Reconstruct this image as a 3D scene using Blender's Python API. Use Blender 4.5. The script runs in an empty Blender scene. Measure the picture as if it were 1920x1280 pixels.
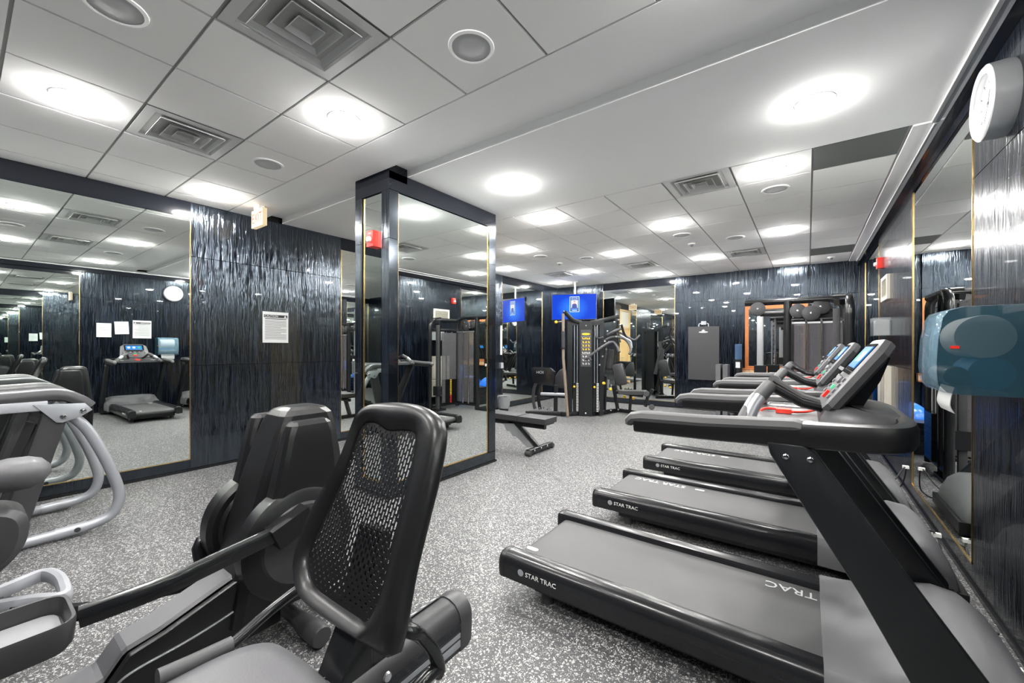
import bpy, bmesh, math, random
from mathutils import Vector, Matrix
random.seed(7)
SC = bpy.context.scene
COL = SC.collection
# ------------------------------------------------------------------ camera
FPX, YAW, ROLL, PPY, CAMH = 762.75, math.radians(36.03), math.radians(0.12), 649.5, 1.43
_r = Vector((math.cos(YAW), math.sin(YAW), 0)); FW = Vector((-math.sin(YAW), math.cos(YAW), 0))
_u = Vector((0, 0, 1))
RT = _r * math.cos(ROLL) + _u * math.sin(ROLL); UP = _u * math.cos(ROLL) - _r * math.sin(ROLL)
cam = bpy.data.cameras.new('camera'); cam_o = bpy.data.objects.new('camera', cam); COL.objects.link(cam_o)
cam.sensor_width = 36.0; cam.lens = FPX / 1920 * 36.0; cam.shift_y = (PPY - 640) / 1920; cam.clip_start = 0.02
_m = Matrix((RT, UP, -FW)).transposed().to_4x4(); _m.translation = (0, 0, CAMH)
cam_o.matrix_world = _m
SC.camera = cam_o
# ------------------------------------------------------------------ world, exposure
w = bpy.data.worlds.new('world'); SC.world = w; w.use_nodes = True
w.node_tree.nodes['Background'].inputs[0].default_value = (0.05, 0.055, 0.06, 1)
w.node_tree.nodes['Background'].inputs[1].default_value = 0.3
SC.view_settings.view_transform = 'Standard'; SC.view_settings.look = 'None'
SC.view_settings.exposure = 2.38; SC.view_settings.gamma = 1.0; SC.view_settings.use_curve_mapping = False
SC.cycles.max_bounces = 14; SC.cycles.glossy_bounces = 7; SC.cycles.diffuse_bounces = 5; SC.cycles.transparent_max_bounces = 12
SC.cycles.sample_clamp_indirect = 12.0
LAMP = 118.0            # emission of the ceiling downlight lenses
# ------------------------------------------------------------------ pixel -> place
def ray(px, py): return RT * ((px - 960) / FPX) + UP * ((PPY - py) / FPX) + FW
CAM = Vector((0, 0, CAMH))
def at_z(px, py, z): d = ray(px, py); return CAM + d * ((z - CAMH) / d.z)
def at_x(px, py, x): d = ray(px, py); return CAM + d * (x / d.x)
def at_y(px, py, y): d = ray(px, py); return CAM + d * (y / d.y)
def at_plane(px, py, p0, n): d = ray(px, py); return CAM + d * ((Vector(p0) - CAM).dot(n) / d.dot(n))
# ------------------------------------------------------------------ materials
MATS = {}
def mat(name, col=(.5, .5, .5), rough=.5, metal=0., spec=.5, coat=0., coat_rough=.04, bump=None, emit=None, alpha=1., trans=0., ior=1.45, var=None):
    m = bpy.data.materials.new(name); m.use_nodes = True; nt = m.node_tree
    b = nt.nodes['Principled BSDF']
    b.inputs['Base Color'].default_value = (*col, 1); b.inputs['Roughness'].default_value = rough
    b.inputs['Metallic'].default_value = metal; b.inputs['Specular IOR Level'].default_value = spec
    b.inputs['Coat Weight'].default_value = coat; b.inputs['Coat Roughness'].default_value = coat_rough
    b.inputs['Alpha'].default_value = alpha; b.inputs['Transmission Weight'].default_value = trans; b.inputs['IOR'].default_value = ior
    if emit:
        b.inputs['Emission Color'].default_value = (*emit[0], 1); b.inputs['Emission Strength'].default_value = emit[1]
    if bump or var:
        tc = nt.nodes.new('ShaderNodeTexCoord'); nz = nt.nodes.new('ShaderNodeTexNoise')
        nz.inputs['Scale'].default_value = (bump or var)[0]; nz.inputs['Detail'].default_value = 4
        nt.links.new(tc.outputs['Object'], nz.inputs['Vector'])
        if bump:
            bp = nt.nodes.new('ShaderNodeBump'); bp.inputs['Strength'].default_value = bump[1]; bp.inputs['Distance'].default_value = bump[2] if len(bump) > 2 else .002
            nt.links.new(nz.outputs['Fac'], bp.inputs['Height']); nt.links.new(bp.outputs['Normal'], b.inputs['Normal'])
        if var:
            n2 = nt.nodes.new('ShaderNodeTexNoise'); n2.inputs['Scale'].default_value = var[0]; n2.inputs['Detail'].default_value = 3
            nt.links.new(tc.outputs['Object'], n2.inputs['Vector'])
            mr = nt.nodes.new('ShaderNodeMix'); mr.data_type = 'RGBA'; mr.blend_type = 'MIX'
            mr.inputs[6].default_value = (*[c * (1 - var[1]) for c in col], 1); mr.inputs[7].default_value = (*[min(1, c * (1 + var[1])) for c in col], 1)
            nt.links.new(n2.outputs['Fac'], mr.inputs[0]); nt.links.new(mr.outputs[2], b.inputs['Base Color'])
    MATS[name] = m
    return m
def wavy(name, axis, col=(.0034, .0048, .0080), freq=64., fz=1.7, strength=.55, wob=2.8, r0=.16, r1=.25, spec=.8, coat=.4, ior=1.5):
    """black laminate with vertical wavy grain under a clear gloss coat; axis = 'x' or 'y' runs along the wall"""
    m = mat(name, col, rough=.15, spec=spec, coat=coat, coat_rough=.015, ior=ior); nt = m.node_tree; b = nt.nodes['Principled BSDF']; L = nt.links
    b.inputs['Specular Tint'].default_value = (.72, .85, 1., 1)
    geo = nt.nodes.new('ShaderNodeNewGeometry'); sep = nt.nodes.new('ShaderNodeSeparateXYZ'); L.new(geo.outputs['Position'], sep.inputs[0])
    def mth(op, a, bb):
        n = nt.nodes.new('ShaderNodeMath'); n.operation = op
        for i, v in enumerate((a, bb)):
            if isinstance(v, (int, float)): n.inputs[i].default_value = v
            else: L.new(v, n.inputs[i])
        return n.outputs[0]
    s = sep.outputs[0 if axis == 'x' else 1]; z = sep.outputs[2]
    c1 = nt.nodes.new('ShaderNodeCombineXYZ'); L.new(mth('MULTIPLY', s, 11.), c1.inputs[0]); L.new(mth('MULTIPLY', z, 6.), c1.inputs[1])
    n1 = nt.nodes.new('ShaderNodeTexNoise'); n1.inputs['Scale'].default_value = 1.; n1.inputs['Detail'].default_value = 1; L.new(c1.outputs[0], n1.inputs['Vector'])
    s2 = mth('ADD', mth('MULTIPLY', s, freq), mth('MULTIPLY', n1.outputs['Fac'], wob))
    c2 = nt.nodes.new('ShaderNodeCombineXYZ'); L.new(s2, c2.inputs[0]); L.new(mth('MULTIPLY', z, fz), c2.inputs[1])
    n2 = nt.nodes.new('ShaderNodeTexNoise'); n2.inputs['Scale'].default_value = 1.; n2.inputs['Detail'].default_value = 1.; L.new(c2.outputs[0], n2.inputs['Vector'])
    bp = nt.nodes.new('ShaderNodeBump'); bp.inputs['Strength'].default_value = strength; bp.inputs['Distance'].default_value = .010
    L.new(n2.outputs['Fac'], bp.inputs['Height']); L.new(bp.outputs['Normal'], b.inputs['Normal'])
    cr = nt.nodes.new('ShaderNodeValToRGB'); cr.color_ramp.elements[0].position = .44; cr.color_ramp.elements[1].position = .62
    cr.color_ramp.elements[0].color = (*[c * .4 for c in col], 1); cr.color_ramp.elements[1].color = (*[c * 2.6 for c in col], 1)
    L.new(n2.outputs['Fac'], cr.inputs[0]); L.new(cr.outputs[0], b.inputs['Base Color'])
    rr = nt.nodes.new('ShaderNodeMapRange'); rr.inputs[1].default_value = .4; rr.inputs[2].default_value = .62; rr.inputs[3].default_value = r0; rr.inputs[4].default_value = r1
    L.new(n2.outputs['Fac'], rr.inputs[0]); L.new(rr.outputs[0], b.inputs['Roughness'])
    return m
def floor_mat():
    m = mat('speckled_rubber', (.1, .1, .1), rough=.5, spec=.5); nt = m.node_tree; b = nt.nodes['Principled BSDF']; L = nt.links
    geo = nt.nodes.new('ShaderNodeNewGeometry')
    nz = nt.nodes.new('ShaderNodeTexNoise'); nz.inputs['Scale'].default_value = 130; L.new(geo.outputs['Position'], nz.inputs['Vector'])
    mx = nt.nodes.new('ShaderNodeMix'); mx.data_type = 'RGBA'; mx.blend_type = 'LINEAR_LIGHT'; mx.inputs[0].default_value = .012
    L.new(geo.outputs['Position'], mx.inputs[6]); L.new(nz.outputs['Color'], mx.inputs[7])
    base = None
    for sc_, th, hi in ((105., .31, .62), (66., .35, .36), (180., .23, .58)):
        v = nt.nodes.new('ShaderNodeTexVoronoi'); v.feature = 'F1'; v.inputs['Scale'].default_value = sc_; v.inputs['Randomness'].default_value = 1.
        L.new(mx.outputs[2], v.inputs['Vector'])
        # random share of the cells carry a chip
        sp = nt.nodes.new('ShaderNodeSeparateColor'); L.new(v.outputs['Color'], sp.inputs[0])
        gate = nt.nodes.new('ShaderNodeMath'); gate.operation = 'LESS_THAN'; gate.inputs[1].default_value = .52; L.new(sp.outputs[0], gate.inputs[0])
        near = nt.nodes.new('ShaderNodeMath'); near.operation = 'LESS_THAN'; near.inputs[1].default_value = th; L.new(v.outputs['Distance'], near.inputs[0])
        f = nt.nodes.new('ShaderNodeMath'); f.operation = 'MULTIPLY'; L.new(gate.outputs[0], f.inputs[0]); L.new(near.outputs[0], f.inputs[1])
        g = nt.nodes.new('ShaderNodeMix'); g.data_type = 'RGBA'
        L.new(f.outputs[0], g.inputs[0])
        if base is None: g.inputs[6].default_value = (.048, .048, .051, 1)
        else: L.new(base, g.inputs[6])
        g.inputs[7].default_value = (hi, hi, hi * .98, 1); base = g.outputs[2]
    L.new(base, b.inputs['Base Color'])
    return m
mat('black_plastic', (.0085, .0085, .0095), .34, bump=(220, .15, .001))
mat('black_gloss', (.012, .014, .02), .08, spec=.6)
mat('black_paint', (.009, .010, .0115), .33)
mat('black_satin', (.011, .0115, .013), .24)
mat('black_foam', (.035, .035, .037), .6)
mat('charcoal', (.036, .036, .039), .45)
mat('dark_grey', (.052, .052, .056), .45, bump=(300, .1, .001))
mat('mid_grey', (.14, .14, .148), .42, bump=(300, .1, .001))
mat('light_grey', (.33, .34, .365), .38)
mat('silver_paint', (.33, .345, .37), .32, metal=.25)
mat('pad_grey', (.105, .105, .112), .45, bump=(150, .2, .002))
mat('beam_grey', (.10, .10, .107), .4)
mat('tread_grey', (.22, .22, .23), .55)
mat('pad_black', (.04, .04, .043), .4, bump=(150, .2, .002))
mat('grip_grey', (.075, .074, .077), .55)
mat('belt_grey', (.066, .066, .067), .55, bump=(500, .2, .001), var=(3., .25))
mat('chrome', (.75, .75, .76), .12, metal=1.)
mat('brushed_steel', (.62, .63, .65), .28, metal=.85)
mat('white_plastic', (.78, .78, .76), .4)
mat('cream', (.72, .68, .58), .5)
mat('paper', (.56, .57, .565), .7)
mat('ink', (.02, .02, .025), .6)
mat('ink_grey', (.16, .16, .17), .7)
mat('ink_red', (.6, .05, .04), .6)
mat('red_plastic', (.75, .03, .02), .3)
mat('red_strap', (.8, .05, .03), .6)
mat('yellow_plastic', (.9, .55, .02), .35)
mat('orange_tape', (.85, .25, .05), .5)
mat('tan_rope', (.22, .17, .13), .7, bump=(400, .4, .002))
mat('satin_silver', (.55, .56, .57), .28, metal=.35)
mat('gold', (.85, .58, .22), .22, metal=1.)
mat('mirror', (.84, .885, .86), .0, metal=1.)
mat('tv_black', (.01, .01, .012), .2)
mat('ceiling_tile', (.93, .93, .925), .9, spec=.1, bump=(160, .12, .001))
mat('ceiling_paint', (.92, .925, .93), .85, spec=.15)
mat('grid_grey', (.36, .36, .35), .6)
mat('diffuser_white', (.58, .59, .59), .45)
mat('diffuser_dark', (.012, .014, .016), .7)
mat('dark_tile', (.13, .14, .135), .7, bump=(200, .2, .002))
mat('speaker_grille', (.5, .51, .52), .6, bump=(900, .6, .002))
mat('lamp_lens', (1, 1, 1), .4, emit=((1.0, .98, .95), LAMP))
mat('exit_face', (.30, .26, .18), .4, emit=((1.0, .78, .48), .13))
mat('exit_letter', (.14, .012, .004), .4, emit=((1.0, .12, .01), .03))
mat('orange_wood', (.36, .115, .028), .4, bump=(60, .2, .002), var=(9., .3))
mat('pale_wood', (.62, .40, .22), .4, var=(12., .2))
mat('door_wood', (.72, .50, .22), .45, var=(5., .15))
mat('blue_vinyl', (.01, .16, .75), .25)
mat('blue_foam', (.01, .14, .60), .55)
mat('navy_foam', (.03, .07, .14), .7, bump=(120, .4, .004))
mat('smoked_acrylic', (.13, .125, .135), .16, alpha=.6)
mat('clear_acrylic', (.75, .8, .82), .05, alpha=.22)
mat('dispenser_shell', (.22, .36, .46), .05, alpha=.42, spec=.8)
mat('dispenser_side', (.03, .08, .11), .05, alpha=.55, spec=.8)
mat('blue_roll', (.0, .13, .30), .5)
mat('clear_bag', (.7, .72, .75), .12, alpha=.35, bump=(25, 1., .02))
mat('screen_black', (.008, .008, .01), .06)
mat('screen_blue', (0, 0, 0), .3, emit=((.03, .25, .75), .26))
mat('screen_green', (0, 0, 0), .3, emit=((.1, .7, .35), .22))
mat('screen_white', (0, 0, 0), .3, emit=((.8, .9, 1.), .28))
mat('clock_face', (.85, .85, .84), .5)
mat('cable_black', (.012, .012, .013), .45)
mat('dial_glass', (.9, .95, .95), .03, alpha=.1)
wavy('wavy_black_y', 'y', strength=.95, spec=.7, ior=1.75, r0=.13, r1=.22); wavy('wavy_black_x', 'x', spec=.4, coat=.3); wavy('wavy_black_r', 'y', strength=.3, spec=.35, coat=.22)
wavy('ribbed_black_r', 'y', freq=85., fz=.5, strength=.3, wob=.5); wavy('ribbed_black_y', 'y', freq=85., fz=.5, strength=.7, wob=.5); wavy('ribbed_black_x', 'x', freq=85., fz=.5, strength=.7, wob=.5)
floor_mat()
def tv_mat():
    m = mat('tv_picture', (0, 0, 0), .5, spec=.1, emit=((.0, .15, .9), .25)); nt = m.node_tree; b = nt.nodes['Principled BSDF']
    tc = nt.nodes.new('ShaderNodeTexCoord'); mp = nt.nodes.new('ShaderNodeMapping'); g = nt.nodes.new('ShaderNodeTexGradient'); g.gradient_type = 'SPHERICAL'
    mp.inputs['Location'].default_value = (.08, .0, 0.1); mp.inputs['Scale'].default_value = (2.4, 1., 3.0)
    cr = nt.nodes.new('ShaderNodeValToRGB'); cr.color_ramp.elements[0].color = (.0, .05, .60, 1); cr.color_ramp.elements[1].color = (.03, .24, 1., 1)
    nt.links.new(tc.outputs['Object'], mp.inputs[0]); nt.links.new(mp.outputs[0], g.inputs[0]); nt.links.new(g.outputs[0], cr.inputs[0]); nt.links.new(cr.outputs[0], b.inputs['Emission Color'])
tv_mat()
# ------------------------------------------------------------------ mesh builder
def V(*a): return Vector(a)
def fillet(pts, r, n=5):
    pts = [Vector(p) for p in pts]; out = [pts[0]]
    for i in range(1, len(pts) - 1):
        a, p, c = pts[i - 1], pts[i], pts[i + 1]
        d1, d2 = (a - p), (c - p); l = min(r, d1.length * .48, d2.length * .48)
        p1, p2 = p + d1.normalized() * l, p + d2.normalized() * l
        for k in range(n + 1):
            t = k / n; out.append(p1.lerp(p, t).lerp(p.lerp(p2, t), t))
    out.append(pts[-1]); return out
def spline(pts, n=6, closed=False):
    P = [Vector(p) for p in pts]; N = len(P); out = []
    rng = range(N) if closed else range(N - 1)
    for i in rng:
        if closed: a, b, c, d = P[i - 1], P[i], P[(i + 1) % N], P[(i + 2) % N]
        else: a, b, c, d = P[max(i - 1, 0)], P[i], P[i + 1], P[min(i + 2, N - 1)]
        for k in range(n):
            t = k / n
            out.append(.5 * ((2 * b) + (c - a) * t + (2 * a - 5 * b + 4 * c - d) * t * t + (3 * b - a - 3 * c + d) * t ** 3))
    if not closed: out.append(P[-1])
    return out
class B:
    def __init__(s, off=(0, 0, 0)): s.bm = bmesh.new(); s.off = Vector(off)
    def _bev(s, geom, bev, seg=2):
        if bev <= 0: return
        es = set()
        for f in geom:
            for e in f.edges:
                if len(e.link_faces) == 2 and e.calc_face_angle(0) > .5: es.add(e)
        bmesh.ops.bevel(s.bm, geom=list(es), offset=bev, segments=seg, affect='EDGES', profile=.5, clamp_overlap=True)
    def box(s, x0, x1, y0, y1, z0, z1, bev=0, seg=2):
        return s.obox(((x0 + x1) / 2, (y0 + y1) / 2, (z0 + z1) / 2), (abs(x1 - x0), abs(y1 - y0), abs(z1 - z0)), None, bev, seg)
    def obox(s, c, size, rot=None, bev=0, seg=2):
        M = Matrix.Translation(Vector(c)) @ ((rot.to_4x4() if rot is not None else Matrix.Identity(4)))
        vs = [s.bm.verts.new(M @ Vector((sx * size[0] / 2, sy * size[1] / 2, sz * size[2] / 2))) for sx in (-1, 1) for sy in (-1, 1) for sz in (-1, 1)]
        idx = ((0, 1, 3, 2), (4, 6, 7, 5), (0, 4, 5, 1), (2, 3, 7, 6), (0, 2, 6, 4), (1, 5, 7, 3))
        fs = [s.bm.faces.new([vs[i] for i in q]) for q in idx]
        s._bev(fs, bev, seg); return s
    def prism(s, pts, vec, bev=0, seg=2):
        """closed polygon of 3d points extruded along vec"""
        vec = Vector(vec); a = [s.bm.verts.new(Vector(p)) for p in pts]; b = [s.bm.verts.new(Vector(p) + vec) for p in pts]
        n = len(pts); fs = [s.bm.faces.new(a[::-1]), s.bm.faces.new(b)]
        for i in range(n): fs.append(s.bm.faces.new((a[i], a[(i + 1) % n], b[(i + 1) % n], b[i])))
        bmesh.ops.recalc_face_normals(s.bm, faces=fs)
        s._bev(fs, bev, seg); return s
    def loft(s, loops, cap=True, closed=False):
        L = [[s.bm.verts.new(Vector(p)) for p in lp] for lp in loops]; n = len(L[0]); fs = []
        rng = range(len(L)) if closed else range(len(L) - 1)
        for i in rng:
            a, b = L[i], L[(i + 1) % len(L)]
            for j in range(n):
                q = (a[j], a[(j + 1) % n], b[(j + 1) % n], b[j])
                if len(set(q)) == 4: fs.append(s.bm.faces.new(q))
        if cap and not closed: fs.append(s.bm.faces.new(L[0][::-1])); fs.append(s.bm.faces.new(L[-1]))
        bmesh.ops.recalc_face_normals(s.bm, faces=fs); return s
    def sweep(s, path, prof, closed=False, up=None, scale=None):
        """profile (list of 2d points) carried along a path"""
        P = [Vector(p) for p in path]; n = len(P); loops = []
        t0 = (P[1] - P[0]).normalized(); ref = Vector(up) if up else (Vector((0, 0, 1)) if abs(t0.z) < .9 else Vector((0, 1, 0)))
        side = t0.cross(ref).normalized(); nrm = side.cross(t0).normalized()
        for i in range(n):
            if closed: t = (P[(i + 1) % n] - P[i - 1]).normalized()
            else: t = (P[min(i + 1, n - 1)] - P[max(i - 1, 0)]).normalized()
            if up and abs(t.dot(ref)) < .95: side = t.cross(ref).normalized(); nrm = side.cross(t).normalized()
            else:
                nrm = (nrm - t * nrm.dot(t)).normalized(); side = t.cross(nrm).normalized()
            k = scale[i] if scale else 1.
            loops.append([P[i] + side * (a * k) + nrm * (b * k) for a, b in prof])
        return s.loft(loops, not closed, closed)
    def tube(s, path, r, seg=10, closed=False, scale=None):
        return s.sweep(path, [(r * math.cos(2 * math.pi * k / seg), r * math.sin(2 * math.pi * k / seg)) for k in range(seg)], closed, None, scale)
    def rect(s, path, wd, ht, up=(0, 0, 1), rad=.15, closed=False, scale=None):
        r = min(wd, ht) * rad; a, b = wd / 2, ht / 2; pr = []
        for cx, cy, st in ((a - r, b - r, 0), (-a + r, b - r, 1), (-a + r, -b + r, 2), (a - r, -b + r, 3)):
            for k in range(3):
                an = (st + k / 2) * math.pi / 2; pr.append((cx + r * math.cos(an), cy + r * math.sin(an)))
        return s.sweep(path, pr, closed, up, scale)
    def cyl(s, p0, p1, r, seg=16, r1=None, bev=0):
        p0, p1 = Vector(p0), Vector(p1); t = (p1 - p0).normalized(); a = t.cross(Vector((0, 0, 1)) if abs(t.z) < .9 else Vector((1, 0, 0))).normalized(); b = t.cross(a)
        r1 = r if r1 is None else r1
        def lp(p, rr): return [p + (a * math.cos(2 * math.pi * k / seg) + b * math.sin(2 * math.pi * k / seg)) * rr for k in range(seg)]
        if bev > 0: return s.loft([lp(p0, r - bev), lp(p0 + t * bev, r), lp(p1 - t * bev, r1), lp(p1, r1 - bev)])
        return s.loft([lp(p0, r), lp(p1, r1)])
    def lathe(s, prof, c, axis=(0, 0, 1), seg=32, cap=True):
        """profile of (radius, height) turned about an axis through c"""
        t = Vector(axis).normalized(); c = Vector(c); a = t.cross(Vector((0, 0, 1)) if abs(t.z) < .9 else Vector((1, 0, 0))).normalized(); b = t.cross(a)
        return s.loft([[c + t * h + (a * math.cos(2 * math.pi * k / seg) + b * math.sin(2 * math.pi * k / seg)) * max(r, 1e-4) for k in range(seg)] for r, h in prof], cap)
    def ball(s, c, r, sc=(1, 1, 1), u=16, v=10):
        M = Matrix.Translation(Vector(c)) @ Matrix.Diagonal((r * sc[0], r * sc[1], r * sc[2], 1))
        bmesh.ops.create_uvsphere(s.bm, u_segments=u, v_segments=v, radius=1, matrix=M); return s
    def quad(s, *p): s.bm.faces.new([s.bm.verts.new(Vector(q)) for q in p]); return s
def obj(name, b, m, parent=None, smooth=True, ang=38, label=None):
    if isinstance(b, B):
        bm = b.bm
        if b.off.length: bmesh.ops.translate(bm, verts=bm.verts, vec=b.off)
        bmesh.ops.remove_doubles(bm, verts=bm.verts, dist=1e-6)
        me = bpy.data.meshes.new(name); bm.to_mesh(me); bm.free()
    else: me = b
    if len(me.materials) == 0: me.materials.append(MATS[m] if isinstance(m, str) else m)
    if smooth and isinstance(b, B):
        for p in me.polygons: p.use_smooth = True
        me.set_sharp_from_angle(angle=math.radians(ang))
    o = bpy.data.objects.new(name, me); COL.objects.link(o)
    if parent is not None: o.parent = parent
    if label: o['label'] = label
    return o
def tag(o, label, cat, group=None):
    o['label'] = label; o['category'] = cat
    if group: o['group'] = group
    return o
def thing(name, label, cat, loc=(0, 0, 0), rz=0., group=None):
    o = bpy.data.objects.new(name, None); COL.objects.link(o); o.empty_display_size = .1
    o.location = loc; o.rotation_euler = (0, 0, rz); return tag(o, label, cat, group)
def struct(name, b, m, **k): o = obj(name, b, m, **k); o['kind'] = 'structure'; return o
def copy_tree(o, parent=None):
    c = o.copy(); COL.objects.link(c); c.parent = parent
    for ch in list(o.children): copy_tree(ch, c)
    return c
_text = {}
def text_mesh(txt, size, thick=.0006, align='CENTER'):
    key = (txt, size, align)
    if key in _text: return _text[key]
    cu = bpy.data.curves.new('lettering', 'FONT'); cu.body = txt; cu.size = size; cu.align_x = align; cu.align_y = 'CENTER'; cu.extrude = thick; cu.resolution_u = 2
    o = bpy.data.objects.new('lettering', cu); COL.objects.link(o); bpy.context.view_layer.update()
    me = bpy.data.meshes.new_from_object(o.evaluated_get(bpy.context.evaluated_depsgraph_get()))
    bpy.data.objects.remove(o); bpy.data.curves.remove(cu); _text[key] = me; return me
def text(txt, size, m, parent, loc, right, up, bold=0., align='CENTER', sx=1., name='lettering'):
    """lettering lying in the plane spanned by right and up"""
    me = text_mesh(txt, size, align=align).copy(); me.materials.clear(); me.materials.append(MATS[m])
    o = bpy.data.objects.new(name, me); COL.objects.link(o); o.parent = parent
    r, u = Vector(right).normalized(), Vector(up).normalized(); n = r.cross(u)
    M = Matrix((r * sx, u, n)).transposed().to_4x4(); M.translation = Vector(loc); o.matrix_local = M
    return o
# ================================================================== the room
XL, XR, YB, YF, H = -5.71, 0.80, 10.0, -3.6, 3.07
struct('floor', B().box(XL - .2, XR + .2, YF - .2, YB + .2, -.06, 0), 'speckled_rubber', smooth=False)
# ---- ceiling: two tiled fields, smooth bands, one shallow trough
ceil = struct('ceiling', B().box(XL - .15, XR + .15, YF - .15, 2.33, 3.083, 3.2).box(XL - .15, XR + .15, 2.63, YB + .15, 3.083, 3.2).box(XL - .15, XR + .15, 2.32, 2.64, 3.16, 3.2), 'grid_grey', smooth=False)
obj('plaster_band', B().box(XL, XR, 1.975, 2.36, H, 3.15), 'ceiling_paint', ceil, smooth=False)
obj('plaster_band', B().box(XL, XR, 2.60, 4.165, H, 3.15), 'ceiling_paint', ceil, smooth=False)
obj('plaster_band', B().box(XL, XR, YF, -2.24, H, 3.12), 'ceiling_paint', ceil, smooth=False)
obj('trough_top', B().box(XL, XR, 2.355, 2.605, 3.142, 3.16), 'ceiling_paint', ceil, smooth=False)
obj('border_band', B().box(.625, .745, 4.165, YB, H - .012, 3.1, bev=.004), 'ceiling_paint', ceil)
obj('edge_strip', B().box(.72, .745, YF, 4.165, H - .02, 3.1), 'diffuser_white', ceil, smooth=False)
obj('edge_strip', B().box(.735, .75, 4.165, YB, H - .03, 3.1), 'diffuser_white', ceil, smooth=False)
GX = [.03 - .61 * k for k in range(-1, 10)]                      # column lines shared by both fields
xs = [.615] + GX[1:] + [XL]
rowsA = [1.97 - .602 * k for k in range(8)]
rowsC = [4.17, 4.71] + [4.71 + .622 * k for k in range(1, 9)] + [YB]
DIFF = [(-2.105, 1.07), (-3.935, 1.07), (-.885, 4.44), (-.885, 8.13), (-2.715, 8.13), (-4.545, 8.13)]
DARK = [(.32, 4.44), (.32, 8.75)]
tile_me = {}
def tile(x0, x1, y0, y1, m='ceiling_tile'):
    g = .008; cx, cy = (x0 + x1) / 2, (y0 + y1) / 2
    if m == 'ceiling_tile' and any(abs(cx - a) < .2 and abs(cy - b) < .2 for a, b in DIFF): return
    if any(abs(cx - a) < .25 and abs(cy - b) < .2 for a, b in DARK): m = 'dark_tile'
    key = (round(x1 - x0, 3), round(y1 - y0, 3), m)
    if key not in tile_me:
        a, b = (x1 - x0) / 2 - g, (y1 - y0) / 2 - g
        o = obj('ceiling_tile', B().box(-a, a, -b, b, 0, .012, bev=.003, seg=1), m, ceil); tile_me[key] = o.data
    else: o = obj('ceiling_tile', tile_me[key], m, ceil)
    o.location = (cx, cy, H)
for rows in (rowsA, rowsC):
    for i in range(len(rows) - 1):
        y0, y1 = sorted((rows[i], rows[i + 1]))
        for j in range(len(xs) - 1):
            if abs(xs[j] - xs[j + 1]) > .05: tile(xs[j + 1], xs[j], y0, y1)
# ---- walls
def wall_side(name, xw, sgn, secs, seams, wm):
    """long wall; sgn = +1 when the room lies at larger x. secs: (kind, y0, y1)"""
    back = B().box(min(xw, xw - sgn * .12) - (0.0 if sgn < 0 else .0), max(xw, xw - sgn * .12), YF - .15, YB + .15, 0, 3.2)
    back.off = Vector((-sgn * .03, 0, 0))
    wall = struct(name, back, 'black_gloss', smooth=False)
    f0, f1 = sorted((xw - sgn * .03, xw))
    for kind, y0, y1 in secs:
        if kind == 'p':
            zs = [.03] + seams + [H]
            for a, b in zip(zs, zs[1:]): obj('wall_panel', B().box(f0, f1, y0 + .002, y1 - .002, a + .002, b - .003, bev=.003, seg=1), wm, wall)
        else:
            obj('header_panel', B().box(f0, f1, y0, y1, 2.893, H, bev=.002, seg=1), 'black_gloss', wall)
            obj('plinth_panel', B().box(f0, f1, y0, y1, .03, .128, bev=.002, seg=1), wm.replace('wavy', 'ribbed'), wall)
    t0, t1 = sorted((xw - sgn * .02, xw + sgn * .014))
    bs = obj('baseboard_' + name.split('_')[1], B().box(t0, t1, YF, YB, 0, .028, bev=.004), 'black_satin', wall)
    return wall
SL = [('m', -3.6, -2.1), ('p', -2.1, -.25), ('m', -.25, 1.60), ('p', 1.60, 3.45), ('m', 3.45, 4.15), ('p', 4.15, 4.22), ('d', 4.22, 5.28), ('p', 5.28, 7.475), ('m', 7.475, 9.22), ('p', 9.22, YB)]
SR = [('m', -3.6, -2.1), ('p', -2.1, -.3), ('m', -.3, 1.55), ('p', 1.55, 3.6), ('m', 3.6, 5.34), ('p', 5.34, 7.6), ('m', 7.6, 9.3), ('p', 9.3, YB)]
wall_l = wall_side('wall_left', XL, 1, [s for s in SL if s[0] != 'd'], [1.205, 2.455], 'wavy_black_y')
wall_r = wall_side('wall_right', XR, -1, SR, [1.22, 2.44], 'wavy_black_r')
struct('trim_1', B().box(.742, .80, YF, YB, 2.965, H, bev=.004), 'black_gloss')
wall_b = struct('wall_back', B().box(XL - .15, XR + .15, YB + .03, YB + .15, 0, 3.2), 'black_gloss', smooth=False)
for x0, x1, yy in ((XL, -4.33, YB), (-2.53, -1.30, YB), (-1.30, .0, YB - .07), (.0, XR, YB)):
    zs = [.03, 1.22, 2.46, H]
    for a, b in zip(zs, zs[1:]): obj('wall_panel', B().box(x0 + .002, x1 - .002, yy, YB + .03, a + .002, b - .003, bev=.003, seg=1), 'wavy_black_x', wall_b)
obj('header_panel', B().box(-4.33, -2.53, YB, YB + .03, 2.893, H), 'black_gloss', wall_b)
obj('plinth_panel', B().box(-4.33, -2.53, YB, YB + .03, .03, .128), 'ribbed_black_x', wall_b)
obj('baseboard_back', B().box(XL, XR, YB - .015, YB + .02, 0, .028, bev=.004), 'black_satin', wall_b)
wall_f = struct('wall_front', B().box(XL - .15, XR + .15, YF - .15, YF - .03, 0, 3.2), 'black_gloss', smooth=False)
for x0, x1 in ((XL, -4.0), (-4.0, -2.4), (-2.4, -.8), (-.8, XR)):
    zs = [.03, 1.22, 2.46, H]
    for a, b in zip(zs, zs[1:]): obj('wall_panel', B().box(x0 + .002, x1 - .002, YF - .03, YF, a + .002, b - .003, bev=.003, seg=1), 'wavy_black_x', wall_f)
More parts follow.
